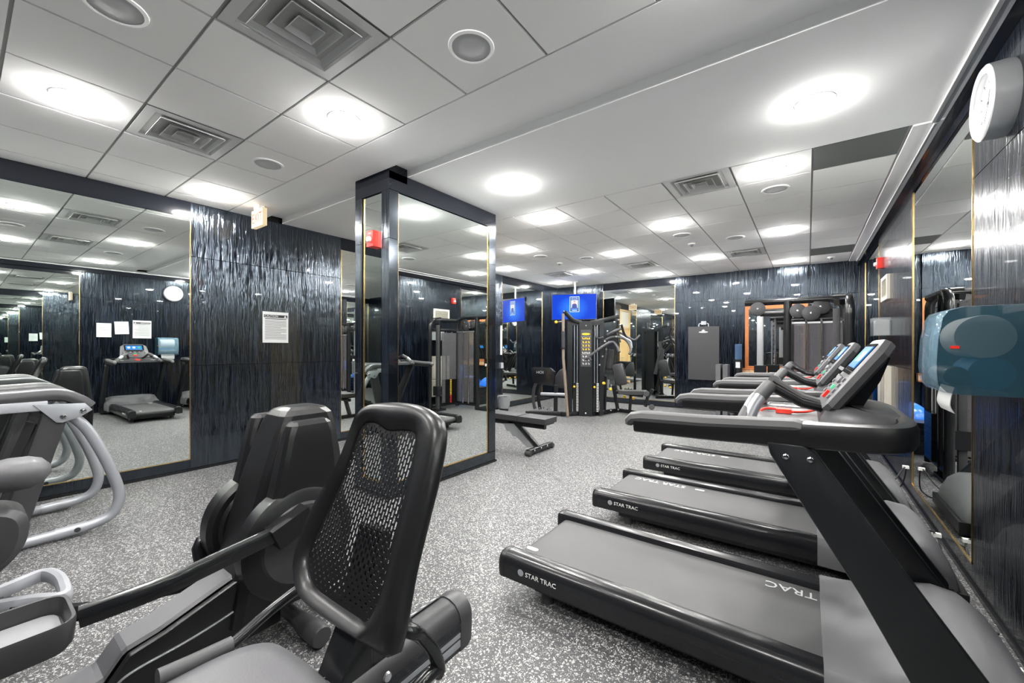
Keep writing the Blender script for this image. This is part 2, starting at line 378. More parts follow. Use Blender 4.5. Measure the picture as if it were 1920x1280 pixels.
# ---- wall mirrors with gold edging
def mirror(name, label, p0, p1, axis, face):
    """rectangle from p0 to p1 (z included) lying in the wall; axis: 'x' mirror runs along x; face: sign of the normal"""
    (a0, z0), (a1, z1) = p0, p1; s0, pos = axis
    t = thing(name, label, 'mirror', (pos, (a0 + a1) / 2, z0) if s0 == 'y' else ((a0 + a1) / 2, pos, z0))
    hw, hh = (a1 - a0) / 2, z1 - z0
    def bx(u0, u1, w0, w1, d0, d1):
        d0, d1 = sorted((d0 * face, d1 * face))
        return B().box(d0, d1, u0, u1, w0, w1) if s0 == 'y' else B().box(u0, u1, d0, d1, w0, w1)
    obj('mirror_glass', bx(-hw + .004, hw - .004, .004, hh - .004, -.008, -.003), 'mirror', t, smooth=False)
    for u0, u1, w0, w1 in ((-hw, -hw + .007, 0, hh), (hw - .007, hw, 0, hh), (-hw, hw, 0, .007)):
        obj('gold_edge', bx(u0, u1, w0, w1, -.010, .004), 'gold', t, smooth=False)
    return t
ZM0, ZM1 = .13, 2.892
mirror('wall_mirror', 'wide gold-edged wall mirror between the caution sign panel and the row of cardio machines', (-.25, ZM0), (1.60, ZM1), ('y', XL), 1)
mirror('wall_mirror', 'narrow wall mirror behind the mirrored pillar next to the wooden door', (3.45, ZM0), (4.15, ZM1), ('y', XL), 1)
mirror('wall_mirror', 'gold-edged wall mirror behind the leg press reflecting the television', (7.475, ZM0), (9.22, ZM1), ('y', XL), 1)
mirror('wall_mirror', 'wall mirror across the room at the far end of the cardio row', (-3.6, ZM0), (-2.1, ZM1), ('y', XL), 1)
mirror('wall_mirror', 'gold-edged wall mirror between the wall clock and the louvred vent panel', (3.6, ZM0), (5.34, ZM1), ('y', XR), -1)
mirror('wall_mirror', 'wall mirror beside the posted paper notices', (-.3, ZM0), (1.55, ZM1), ('y', XR), -1)
mirror('wall_mirror', 'gold-edged wall mirror beyond the red fire alarm near the blue exercise ball', (7.6, ZM0), (9.3, ZM1), ('y', XR), -1)
mirror('wall_mirror', 'wall mirror opposite the far end of the cardio row', (-3.6, ZM0), (-2.1, ZM1), ('y', XR), -1)
mirror('wall_mirror', 'wide mirror on the end wall behind the multi-gym', (-4.33, ZM0), (-2.53, ZM1), ('x', YB), -1)
# ---- mirrored pillar
PX0, PX1, PY0, PY1 = -3.69, -3.15, 2.385, 3.98
pil = struct('pillar', B().box(PX0 + .03, PX1 - .03, PY0 + .03, PY1 - .03, 0, 3.14), 'black_gloss', smooth=False)
cw = .115
for x0, x1 in ((PX0, PX0 + cw), (PX1 - cw, PX1)):
    for y0, y1 in ((PY0, PY0 + cw - .01), (PY1 - .13, PY1)):
        for z0, z1 in ((.13, 1.16), (1.164, 2.44), (2.444, 2.9)):
            obj('corner_post', B().box(x0, x1, y0, y1, z0, z1, bev=.004), 'ribbed_black_x', pil)
obj('header_panel', B().box(PX0, PX1, PY0, PY1, 2.895, H + .0, bev=.003).box(PX0, PX1, PY0, 2.595, 3.0, 3.143), 'black_gloss', pil)
obj('plinth_panel', B().box(PX0, PX1, PY0, PY1, .02, .135, bev=.003), 'ribbed_black_x', pil)
obj('baseboard_pillar', B().box(PX0 - .014, PX1 + .014, PY0 - .014, PY1 + .014, 0, .024, bev=.004), 'black_satin', pil)
mirror('pillar_mirror', 'tall mirror on the broad side of the black pillar beside the flat bench', (PY0 + .107, .137), (PY1 - .135, 2.893), ('y', PX1 - .012), 1)
mirror('pillar_mirror', 'narrow tall mirror on the end of the pillar under the red fire alarm', (PX0 + .125, .137), (PX1 - .118, 2.893), ('x', PY0 + .012), -1)
mirror('pillar_mirror', 'tall mirror on the hidden broad side of the pillar facing the wooden door', (PY0 + .107, .137), (PY1 - .135, 2.893), ('y', PX0 + .012), -1)
mirror('pillar_mirror', 'narrow tall mirror on the end of the pillar facing the multi-gym', (PX0 + .125, .137), (PX1 - .118, 2.893), ('x', PY1 - .012), 1)
# ---- wooden door in the left wall, seen in the mirrors
dr = struct('door_1', B().box(XL - .05, XL - .015, 4.30, 5.20, .005, 2.12, bev=.003), 'door_wood')
obj('door_frame', B().box(XL - .04, XL + .02, 4.22, 4.30, 0, 2.85, bev=.004).box(XL - .04, XL + .02, 5.20, 5.28, 0, 2.85, bev=.004).box(XL - .04, XL + .02, 4.30, 5.20, 2.12, 2.19).box(XL - .04, XL + .02, 4.30, 5.20, 2.79, 2.85), 'door_wood', dr)
obj('transom', B().box(XL - .04, XL - .02, 4.30, 5.20, 2.19, 2.79), 'cream', dr, smooth=False)
obj('door_handle', B().cyl((XL - .015, 5.1, 1.02), (XL + .05, 5.1, 1.02), .012).tube(fillet([(XL + .05, 5.1, 1.02), (XL + .05, 4.98, 1.02)], .01), .01), 'brushed_steel', dr)
obj('header_panel', B().box(XL - .03, XL, 4.22, 5.28, 2.85, H), 'black_gloss', wall_l)
# ================================================================== ceiling fittings
def downlight():
    t = thing('ceiling_light', '', 'ceiling light')
    obj('trim_ring', B().lathe([(.112, .0), (.110, -.003), (.098, -.004), (.084, -.003), (.078, .001)], (0, 0, 0), seg=32, cap=False), 'white_plastic', t)
    obj('lens', B().lathe([(.082, -.001), (.083, -.009), (.080, -.017), (.068, -.024), (.045, -.028), (.0, -.030)], (0, 0, 0), seg=24), 'lamp_lens', t)
    return t
LIGHTS = [(-3.94, .47, 'tile beside the square air diffuser over the cardio row'), (-2.715, 1.665, 'tile next to the plaster band before the pillar'), (-5.16, 1.67, 'tile by the exit sign and the left wall'), (-1.50, .47, 'tile above the recumbent bike'), (-.28, 1.665, 'tile above the nearest treadmill'),
          (-2.42, 3.36, 'smooth plaster beside the mirrored pillar'), (.035, 3.39, 'smooth plaster in front of the wall clock'), (-.275, 4.44, 'tile beside the dark ceiling tile'), (-2.715, 4.44, 'tile over the flat bench'), (-1.495, 5.66, 'tile over open floor behind the treadmills'),
          (-.275, 6.89, 'tile over the cable machine'), (-3.935, 5.66, 'tile between the pillar and the multi-gym'), (-2.715, 6.89, 'tile in front of the multi-gym'), (-1.495, 8.13, 'tile between two air diffusers near the hanging mat'), (-5.16, 6.89, 'tile by the waste bin corner of the left wall'),
          (-3.935, 8.13, 'tile above the multi-gym tower'), (-2.715, 9.38, 'last tile row before the end wall mirror'), (-.275, 9.38, 'last tile row above the wood-framed mirror'), (-5.16, 9.2, 'tile beside the television'),
          (-2.715, -.74, 'tile behind the upright bike'), (-5.16, -.74, 'tile behind the motion trainer'), (-.28, -.74, 'tile behind the recumbent bike')]
L0 = downlight()
for i, (x, y, s) in enumerate(LIGHTS):
    o = L0 if i == 0 else copy_tree(L0)
    o.location = (x, y, H - .001); tag(o, 'round white downlight in the ' + s, 'ceiling light', 'round ceiling downlights')
def diffuser():
    t = thing('air_diffuser', '', 'air vent')
    a = .293
    obj('backing', B().box(-a, a, -a, a, .05, .055), 'diffuser_dark', t, smooth=False)
    def ring(o0, z0, o1, z1, th=.004):
        L = []
        for o, z in ((o0, z0), (o1, z1), (o1, z1 + th), (o0, z0 + th)): L.append([(-o, -o, z), (o, -o, z), (o, o, z), (-o, o, z)])
        return B().loft(L, False, True)
    obj('frame', ring(a, -.002, .235, -.002), 'diffuser_white', t, ang=20)
    obj('frame_lip', ring(.237, -.002, .215, .03), 'diffuser_white', t, ang=20)
    for o0, o1 in ((.200, .160), (.132, .098), (.070, .036)): obj('louvre_ring', ring(o0, -.014, o1, .030), 'diffuser_white', t, ang=20)
    obj('center_cap', B().box(-.036, .036, -.036, .036, .02, .026), 'diffuser_white', t)
    return t
D0 = diffuser()
DL = ['above the recumbent bike, nearest the round speaker', 'over the cardio row beside a downlight', 'at the start of the far tiled field beside the dark tile', 'above the corner of the cable machine', 'between the multi-gym and the hanging mat', 'in front of the television']
for i, (x, y) in enumerate(DIFF):
    o = D0 if i == 0 else copy_tree(D0)
    o.location = (x, y, H + .002); tag(o, 'square stepped air diffuser ' + DL[i], 'air vent', 'square ceiling diffusers')
def speaker(rad=.105):
    t = thing('ceiling_speaker', '', 'speaker')
    obj('rim', B().lathe([(rad * 1.2, 0), (rad * 1.18, -.005), (rad * 1.02, -.008), (rad, -.004)], (0, 0, 0), cap=False), 'ceiling_paint', t)
    obj('grille', B().lathe([(rad, -.003), (rad * .9, -.006), (0, -.008)], (0, 0, 0)), 'speaker_grille', t); return t
S0 = speaker()
for i, (x, y, s) in enumerate([(-1.495, 1.67, 'tile beside the large square diffuser'), (-2.715, .46, 'tile over the elliptical trainer'), (-3.94, 1.67, 'tile near the exit sign'), (-.275, 5.03, 'tile under a bright downlight near the dark tile'), (-.885, 6.9, 'tile over the cable machine'), (-3.325, 6.9, 'tile in front of the multi-gym'), (-1.495, 6.29, 'tile in the middle of the far tiled field'), (-3.94, 6.29, 'tile between the pillar and the television')]):
    o = S0 if i == 0 else copy_tree(S0)
    o.location = (x, y, H); tag(o, 'round grey ceiling speaker in the ' + s, 'speaker', 'round ceiling speakers')
for x, y, s in ((-1.495, 6.9, 'near the cable machine'), (-3.94, 7.0, 'in front of the multi-gym'), (.34, 9.4, 'behind the second dark ceiling tile')):
    t = thing('smoke_detector', 'small white smoke detector on the ceiling ' + s, 'detector', (x, y, H), group='smoke detectors')
    obj('base', B().lathe([(.055, 0), (.055, -.012), (.045, -.018), (0, -.018)], (0, 0, 0), seg=20), 'white_plastic', t)
    obj('sensor_head', B().lathe([(.03, -.018), (.028, -.035), (.012, -.045), (0, -.046)], (0, 0, 0), seg=16), 'mid_grey', t)
# ================================================================== treadmills
def bolt(parent, p, n, r=.012, m='chrome'):
    p = Vector(p); n = Vector(n).normalized()
    return obj('bolt', B().lathe([(r, 0), (r, r * .35), (r * .7, r * .7), (r * .2, r * .8)], p, n, seg=12), m, parent)
def treadmill(label, yc):
    OX = .38
    t = thing('treadmill', label, 'treadmill', (-OX, yc, 0), group='row of black treadmills')
    O = (OX, 0, 0)
    obj('under_frame', B(O).box(-1.25, .55, -.33, .33, .05, .13, bev=.01).box(-1.36, -1.30, -.36, .36, .10, .15), 'black_paint', t)
    for s in (-1, 1):
        obj('foot', B(O).cyl((-1.18, s * .30, 0), (-1.18, s * .30, .06), .035, 14), 'black_foam', t)
        obj('foot', B(O).cyl((.45, s * .30, 0), (.45, s * .30, .06), .035, 14), 'black_foam', t)
        # side rail: extruded section, a little lower at the rear, closed by a rounded cap
        pr = [(.285, .115), (.285, .215), (.295, .236), (.345, .244), (.372, .238), (.392, .220), (.402, .19), (.405, .15), (.400, .105), (.33, .098)]
        def sec(x, k=1., dz=0.): 
            return [(x, s * (.345 + (y - .345) * k), .17 + (z - .17) * k + dz) for y, z in pr]
        rail = obj('side_rail', B(O).loft([sec(-1.415), sec(-.9), sec(-.3), sec(.055)]), 'black_satin', t)
        obj('rail_cap', B(O).loft([sec(-1.455, .86), sec(-1.447, .97), sec(-1.435, 1.015), sec(-1.413, 1.015)]), 'black_plastic', t)
        obj('rail_seam', B(O).box(-1.41, .06, s * .4035 - .002, s * .4035 + .002, .158, .161), 'black_gloss', rail)
        ov = obj('emblem', B(O).lathe([(.019, 0), (.019, .001), (.014, .0015), (0, .0015)], (-1.295, s * .4045, .168), (0, s, 0), seg=20), 'silver_paint', rail); ov.scale.x = 1.0
        text('STAR TRAC', .036, 'white_plastic', rail, (-1.165 + OX, s * .4065, .168), (-s, 0, 0) if s > 0 else (1, 0, 0), (0, 0, 1), sx=1.05)
    # running belt wrapped over the rear roller
    lp = []
    for x, z0, z1 in ((-1.405, .165, .175), (-1.40, .145, .192), (-1.385, .135, .203), (-1.36, .13, .208), (-.6, .13, .208), (.115, .13, .208)):
        lp.append([(x, -.283, z0), (x, .283, z0), (x, .283, z1), (x, -.283, z1)])
    belt = obj('running_belt', B(O).loft(lp), 'belt_grey', t, ang=60)
    text('STAR TRAC', .085, 'paper', belt, (-.18 + OX, .215, .2086), (-1, 0, 0), (0, -1, 0), align='RIGHT')
    cap = [(-1.345 + sx * .022 + .017 * math.cos(a), -.205 + .017 * math.sin(a), .2083) for sx, a0 in ((1, -90), (-1, 90)) for a in [math.radians(a0 + 22.5 * q) for q in range(9)]]
    obj('belt_mark', B(O).prism(cap, (0, 0, .0006)), 'paper', belt, smooth=False)
    # moulded motor cover
    lp = []
    for x, side, sh, top, ce, hw in ((.05, .205, .249, .236, .212, .410), (.13, .21, .252, .232, .216, .415), (.22, .22, .262, .25, .236, .42), (.30, .235, .285, .285, .27, .425), (.38, .25, .315, .335, .325, .43), (.46, .255, .335, .365, .36, .43), (.54, .25, .325, .36, .36, .425), (.60, .22, .28, .31, .315, .41), (.645, .17, .20, .225, .23, .385), (.665, .12, .14, .15, .15, .36)):
        lp.append([(x, -hw, .09), (x, -hw - .004, side), (x, -hw + .03, sh), (x, -hw + .12, sh * .5 + top * .5 + .008), (x, -.2, top), (x, 0, ce), (x, .2, top), (x, hw - .12, sh * .5 + top * .5 + .008), (x, hw - .03, sh), (x, hw + .004, side), (x, hw, .09)])
    cov = obj('motor_cover', B(O).loft(lp), 'mid_grey', t, ang=50)
    obj('front_bumper', B(O).box(.60, .69, -.40, .40, .035, .125, bev=.02), 'black_plastic', t)
    # leaning uprights
    for s in (-1, 1):
        y0, y1 = sorted((s * .418, s * .470))
        poly = [(-.125, 1.075), (-.01, 1.075), (.025, 1.05), (.30, .635), (.60, .19), (.60, .10), (.40, .10), (.145, .59), (-.115, 1.03)]
        up = obj('upright', B(O).prism([(x, y0, z) for x, z in poly], (0, y1 - y0, 0), bev=.008), 'black_paint', t)
        for bx in (-.065, .008): bolt(up, (bx + OX, s * .470, 1.028), (0, s, 0), .011)
        obj('upright_foot', B(O).box(.36, .63, min(s * .40, s * .475), max(s * .40, s * .475), .03, .14, bev=.01), 'black_paint', t)
    # handrail: one U-shaped tube, grips on its two arms
    path = fillet([(-.635, -.44, 1.090), (-.35, -.44, 1.094), (-.02, -.44, 1.110), (.235, -.44, 1.122), (.29, -.30, 1.122), (.29, .30, 1.122), (.235, .44, 1.122), (-.02, .44, 1.110), (-.35, .44, 1.094), (-.635, .44, 1.090)], .16, 6)
    sc = []
    for p in path: sc.append(.92 + .08 * min(1, max(0, (p.x + .68) / .55)))
    hr = obj('handrail', B(O).rect(path, .062, .098, rad=.42, scale=sc), 'black_plastic', t)
    for s in (-1, 1):
        gp = [(-.665, s * .44, 1.074), (-.662, s * .44, 1.090), (-.645, s * .44, 1.106), (-.60, s * .44, 1.114), (-.35, s * .44, 1.120), (-.04, s * .44, 1.139), (-.02, s * .44, 1.135)]
        obj('hand_grip', B(O).rect(gp, .071, .058, rad=.5, scale=[.55, .8, .93, 1, 1, 1, .9]), 'grip_grey', hr)
        obj('pulse_grip', B(O).tube(spline([(-.22, s * .36, 1.095), (-.205, s * .31, 1.15), (-.17, s * .24, 1.215), (-.135, s * .17, 1.262)], 4), .029, 12, scale=None), 'grip_grey', t)
        obj('pulse_sensor', B(O).tube(spline([(-.212, s * .335, 1.12), (-.19, s * .28, 1.18), (-.172, s * .245, 1.212)], 4), .0305, 12), 'brushed_steel', t)
        obj('pulse_grip_arm', B(O).tube([(-.135, s * .17, 1.262), (-.02, s * .13, 1.19), (.06, s * .11, 1.17)], .018, 8), 'black_plastic', t)
    # tray with cup holders, console base
    tray = obj('tray', B(O).box(-.20, .08, -.41, .41, 1.085, 1.125, bev=.012), 'dark_grey', t)
    for s in (-1, 1):
        obj('cup_rim', B(O).rect(fillet([(-.17, s * .36, 1.128), (.03, s * .36, 1.128), (.03, s * .22, 1.128), (-.17, s * .22, 1.128), (-.17, s * .355, 1.128)], .05, 5)[:-1], .008, .008, closed=True), 'brushed_steel', tray)
        obj('cup_well', B(O).box(-.16, .02, s * .29 - .06, s * .29 + .06, 1.118, 1.127), 'black_plastic', tray)
    obj('safety_strap', B(O).tube(spline([(-.195, -.02, 1.10), (-.17, .02, 1.135), (-.10, .05, 1.132), (-.05, -.03, 1.137), (.0, .04, 1.135), (.05, .0, 1.16)], 5), .006, 6).box(-.12, -.06, -.03, .03, 1.127, 1.145, bev=.004), 'red_strap', t)
    lp = []
    for z, x0, x1, hw in ((1.10, .03, .30, .30), (1.15, .04, .30, .29), (1.185, .06, .27, .25), (1.20, .10, .20, .20)):
        lp.append([(x0, -hw + .04, z), (x0 + .04, -hw, z), (x1 - .08, -hw, z), (x1, -hw + .10, z), (x1, hw - .10, z), (x1 - .08, hw, z), (x0 + .04, hw, z), (x0, hw - .04, z)])
    obj('console_base', B(O).loft(lp), 'charcoal', t)
    # console: a slab leaning back, its face towards the runner
    d = Vector((.577, 0, .816)); n = Vector((-.816, 0, .577)); c0 = Vector((.045, 0, 1.185))
    R = Matrix((d, Vector((0, 1, 0)), -n)).transposed()   # local x up the face, y across, z away from the runner
    def cpt(a, y, b): return c0 + d * a + Vector((0, y, 0)) - n * b
    lp = []
    for b, a0, a1, h0, h1 in ((-.004, .012, .330, .225, .19), (.002, .0, .340, .24, .205), (.022, -.006, .342, .245, .21), (.042, -.002, .336, .238, .203), (.052, .015, .31, .21, .18)):
        lp.append([cpt(a0, -h0 + .03, b), cpt(a0 + .03, -h0, b), cpt(a1 - .05, -h1, b), cpt(a1, -h1 + .06, b), cpt(a1, h1 - .06, b), cpt(a1 - .05, h1, b), cpt(a0 + .03, h0, b), cpt(a0, h0 - .03, b)])
    con = obj('console', B(O).loft(lp), 'dark_grey', t, ang=30)
    obj('console_back', B(O).loft([[p + (-n * .002) for p in [cpt(.0, -.205, .05), cpt(.29, -.175, .05), cpt(.29, .175, .05), cpt(.0, .205, .05)]], [cpt(-.03, -.15, .12), cpt(.20, -.14, .085), cpt(.20, .14, .085), cpt(-.03, .15, .12)]]), 'black_plastic', con)
    scr = obj('display', B(O).obox(cpt(.245, 0, -.005), (.135, .31, .004), R), 'screen_black', con, smooth=False)
    obj('display_picture', B(O).obox(cpt(.245, 0, -.008), (.105, .26, .002), R), 'screen_blue', scr, smooth=False)
    for k, m in ((-1, 'screen_white'), (0, 'screen_white'), (1, 'screen_green')):
        obj('display_gauge', B(O).lathe([(.026, 0), (.026, .001), (0, .001)], cpt(.248, k * .082, -.0095), n, seg=18), m, scr)
    obj('reading_rack', B(O).obox(cpt(.168, 0, -.016), (.014, .26, .03), R, bev=.003), 'charcoal', con)
    for i in range(4):
        for s in (-1, 1):
            obj('button', B(O).obox(cpt(.05 + .028 * i, s * .165, -.007), (.017, .03, .008), R, bev=.002), 'mid_grey', con)
    for y in (-.07, 0, .07):
        obj('knob', B(O).lathe([(.017, 0), (.016, .01), (.012, .013), (0, .014)], cpt(.125, y, -.003), n, seg=14), 'mid_grey', con)
    obj('stop_button', B(O).obox(cpt(.045, 0, -.008), (.035, .05, .012), R, bev=.004), 'red_plastic', con)
    obj('start_button', B(O).obox(cpt(.085, 0, -.007), (.02, .05, .008), R, bev=.002), 'screen_green', con)
    return t
T1 = treadmill('black treadmill nearest the towel dispenser, white oval mark at its belt tail', 2.27)
T2 = copy_tree(T1); T2.location.y = 3.54; T2['label'] = 'middle black treadmill of the three, facing the gold-edged wall mirror'
T3 = copy_tree(T1); T3.location.y = 4.83; T3['label'] = 'black treadmill at the cable machine end of the row'
for T, dx in ((T2, -1.12), (T3, -1.10)):
    for c in T.children:
        if c.name.startswith('running_belt'):
            for g in c.children:
                if g.name.startswith('lettering'): g.location.x += dx
                else: g.location = (.60, .42, 0)
for T, pts in ((T1, [(.62, .18, .06), (.70, .33, .03), (.74, .48, .012), (.72, .68, .012), (.765, .78, .012)]), (T2, [(.60, .21, .10), (.66, .41, .16), (.73, .51, .12), (.74, .46, .02), (.70, .66, .012), (.765, .81, .012)]), (T3, [(.60, .27, .10), (.68, .42, .2), (.75, .47, .3), (.74, .59, .1), (.68, .67, .012), (.62, .57, .012)])):
    pts = [(a + .38, b, c) for a, b, c in pts]
    cd = obj('power_cord', B().tube(spline(pts, 8), .006, 7), 'cable_black', T)
    obj('plug', B().obox(pts[2], (.045, .03, .025), None, bev=.004), 'white_plastic', cd)
# ================================================================== recumbent bike (foreground)
AL = math.radians(22); P0 = Vector((-1.13, .662, .666)); ES = Vector((0, math.sin(AL), math.cos(AL))); EN = Vector((0, -math.cos(AL), math.sin(AL)))
def outline(pxs, p0=P0, n=EN, N=72, c=None):
    """pixel outline -> evenly spread closed loop in the plane, as (x, s) pairs about the centre c"""
    pts = spline([at_plane(a, b, p0, n) for a, b in pxs], 8, True)
    q = [(p.x - p0.x, (p - p0).dot(ES)) for p in pts]
    c = c or (sum(a for a, _ in q) / len(q), sum(b for _, b in q) / len(q)); out = []
    for k in range(N):
        an = 2 * math.pi * k / N; dx, dy = math.cos(an), math.sin(an); best = None
        for i in range(len(q)):
            (ax, ay), (bx, by) = q[i], q[(i + 1) % len(q)]
            ex, ey = bx - ax, by - ay; den = dx * ey - dy * ex
            if abs(den) < 1e-9: continue
            u = ((ax - c[0]) * ey - (ay - c[1]) * ex) / den; v = ((ax - c[0]) * dy - (ay - c[1]) * dx) / den
            if u > 0 and -.001 <= v <= 1.001 and (best is None or u > best): best = u
        out.append((c[0] + dx * best, c[1] + dy * best))
    return out, c
PADO = [(672, 775), (700, 756), (755, 754), (800, 766), (826, 800), (815, 880), (790, 980), (765, 1080), (747, 1180), (738, 1222), (724, 1235), (690, 1212), (640, 1180), (583, 1140), (557, 1105), (553, 1050), (566, 1000), (592, 940), (630, 880), (655, 825)]
PADI = [(676, 794), (700, 792), (722, 806), (750, 806), (775, 812), (772, 850), (748, 950), (722, 1060), (703, 1130), (682, 1168), (668, 1160), (620, 1128), (583, 1098), (572, 1060), (576, 1030), (606, 964), (640, 890), (660, 830)]
rb = thing('recumbent_bike', 'black recumbent exercise bike with a perforated mesh seat back and aluminium rail', 'exercise bike', (-1.09, .3, 0))
OB = (1.09, -.3, 0)
po, pc = outline(PADO); pi_, _ = outline(PADI, c=pc)
def pp(a, s_, d): return P0 + Vector((a, 0, 0)) + ES * s_ + EN * d
loops = []
for (ox, os_), (ix, is_) in zip(po, pi_):
    def mix(t): return ox + (ix - ox) * t, os_ + (is_ - os_) * t
    lp = []
    for t, d in ((.0, -.030), (-.01, -.012), (.06, .006), (.25, .016), (.6, .010), (.93, -.004), (1.0, -.012), (1.0, -.02), (.9, -.026), (.3, -.034), (.06, -.04)):
        a, s_ = mix(t); lp.append(pp(a, s_, d))
    loops.append(lp)
back = obj('backrest_frame', B(OB).loft(loops, False, True), 'black_plastic', rb, ang=60)
def inside(poly, x, y):
    r = False
    for i in range(len(poly)):
        (ax, ay), (bx, by) = poly[i], poly[i - 1]
        if (ay > y) != (by > y) and x < (bx - ax) * (y - ay) / (by - ay) + ax: r = not r
    return r
mb = B(OB); cwid, chgt = .0135, .027
x0 = min(a for a, _ in pi_); x1 = max(a for a, _ in pi_); s0 = min(b for _, b in pi_); s1 = max(b for _, b in pi_)
for i in range(int((x1 - x0) / cwid) + 2):
    for j in range(-1, int((s1 - s0) / chgt) + 2):
        cx, cs = x0 + i * cwid, s0 + (j + (.5 if i % 2 else 0)) * chgt
        ins = [inside(pi_, cx + dx * cwid * .5, cs + ds * chgt * .5) for dx in (-1, 1) for ds in (-1, 1)]
        if not any(ins): continue
        hw, hh = cwid / 2, chgt / 2
        corner = [(hw, -hh), (hw, 0), (hw, hh), (0, hh), (-hw, hh), (-hw, 0), (-hw, -hh), (0, -hh)]
        g = 1.0 if all(ins) else .5
        # slots are long in the upper middle, near-round holes towards the lower edge
        f = min(1., max(.28, (cs - s0 - .02) / .16))
        sw, sh = hw * .66 * g, hh * .86 * f * g
        slot = [(sw, -sh * .75), (sw, 0), (sw, sh * .75), (0, sh), (-sw, sh * .75), (-sw, 0), (-sw, -sh * .75), (0, -sh)]
        for d0, flip in ((-.012, False), (-.0145, True)):
            A = [mb.bm.verts.new(pp(cx + a, cs + b, d0)) for a, b in corner]; S = [mb.bm.verts.new(pp(cx + a, cs + b, d0)) for a, b in slot]
            for k in range(8): mb.bm.faces.new((A[k], A[(k + 1) % 8], S[(k + 1) % 8], S[k]))
            if flip:
                for k in range(8): mb.bm.faces.new((S0_[k], S0_[(k + 1) % 8], S[(k + 1) % 8], S[k]))
            S0_ = S
ms = obj('backrest_mesh', mb, 'black_plastic', rb, smooth=False); ms['kind'] = 'stuff'
obj('back_post', B(OB).rect([(-1.11, .72, .40), (-1.11, .725, .60), (-1.12, .80, .85)], .12, .05, up=(0, 1, 0)), 'black_paint', rb)
obj('seat_bracket', B(OB).prism([(-1.16, .55, .37), (-1.16, .80, .37), (-1.16, .80, .60), (-1.16, .70, .62), (-1.16, .62, .46)], (.11, 0, 0), bev=.008), 'black_satin', rb)
lp = []
for z, g in ((.445, .86), (.46, 1.), (.50, 1.02), (.522, .95), (.535, .75)):
    lp.append([(-1.13 + a * g, .38 + b * g, z) for a, b in spline([(-.26, -.2), (-.28, .05), (-.23, .19), (-.1, .225), (.1, .225), (.23, .19), (.28, .05), (.26, -.2), (.1, -.24), (-.1, -.24)], 4, True)])
obj('seat_cushion', B(OB).loft(lp), 'pad_grey', rb, ang=60)
obj('seat_pan', B(OB).box(-1.36, -.90, .18, .58, .425, .448, bev=.008), 'black_plastic', rb)
# aluminium seat rail with its grey end cap
pr = [(-.066, -.085), (.066, -.085), (.070, -.03), (.070, .02), (.062, .05), (.042, .072), (.015, .082), (-.015, .082), (-.042, .072), (-.062, .05), (-.070, .02), (-.070, -.03)]
rail = obj('seat_rail', B(OB).loft([[(-1.09 + a, y, z + b) for a, b in pr] for y, z in ((-.55, .375), (1.09, .405))]), 'charcoal', rb)
obj('rail_end_cap', B(OB).loft([[(-1.09 + a * k, y, .406 + b * k) for a, b in pr] for y, k in ((1.088, 1.03), (1.13, 1.03), (1.155, .93), (1.166, .7))]), 'dark_grey', rb)
for dz, m, hh in ((.012, 'black_gloss', .012), (-.022, 'silver_paint', .008), (-.052, 'silver_paint', .012)):
    obj('rail_groove', B(OB).loft([[(-1.022 + a, y, z + dz + b) for a, b in ((0, -hh), (.0045, -hh), (.0045, hh), (0, hh))] for y, z in ((-.5, .376), (1.085, .405))]), m, rail)
for k in range(12):
    y = 1.06 - .046 * k; z = .405 - (1.09 - y) * .0183
    obj('seat_position_mark', B(OB).lathe([(.0125, 0), (.0125, .0012), (0, .0014)], (-1.135, y, z + .0745), (-.5, 0, .866), seg=14), 'paper', rail)
obj('label_strip', B(OB).loft([[(-1.135 + a, y, z + .072 + b) for a, b in ((-.017, -.009), (.017, .011), (.016, .0125), (-.018, -.0075))] for y, z in ((.5, .3942), (1.083, .405))]), 'mid_grey', rail)
# side handles
def px_path(pts, x): return [at_x(a, b, x) for a, b in pts]
rp = px_path([(742, 1183), (765, 1180), (790, 1192), (812, 1220), (823, 1258)], -.885); rp[0].x = -.98
rp += [Vector((-.885, rp[-1].y - .05, .48)), Vector((-.90, .52, .40)), Vector((-1.0, .48, .385))]
obj('side_handle', B(OB).tube(spline(rp, 6), .0195, 12), 'black_satin', rb)
obj('handle_clamp', B(OB).cyl(rp[0], rp[1] + Vector((.0, 0, 0)), .028, 16, bev=.004), 'black_plastic', rb)
lp_ = px_path([(575, 1095), (548, 1112), (500, 1150), (455, 1190), (430, 1211)], -1.42)
obj('side_handle', B(OB).tube(spline(lp_ + px_path([(400, 1225)], -1.42), 6), .0165, 12), 'black_satin', rb)
obj('handle_grip', B(OB).tube(px_path([(434, 1208), (360, 1243), (295, 1272)], -1.42), .0235, 14), 'dark_grey', rb)
obj('handle_clamp', B(OB).cyl(lp_[0], Vector((-1.25, lp_[0].y + .02, lp_[0].z)), .02, 12), 'black_plastic', rb)
obj('rail_bolt', B(OB).lathe([(.014, 0), (.012, .008), (0, .01)], at_x(725, 1268, -1.018), (1, 0, 0), seg=12), 'brushed_steel', rb)
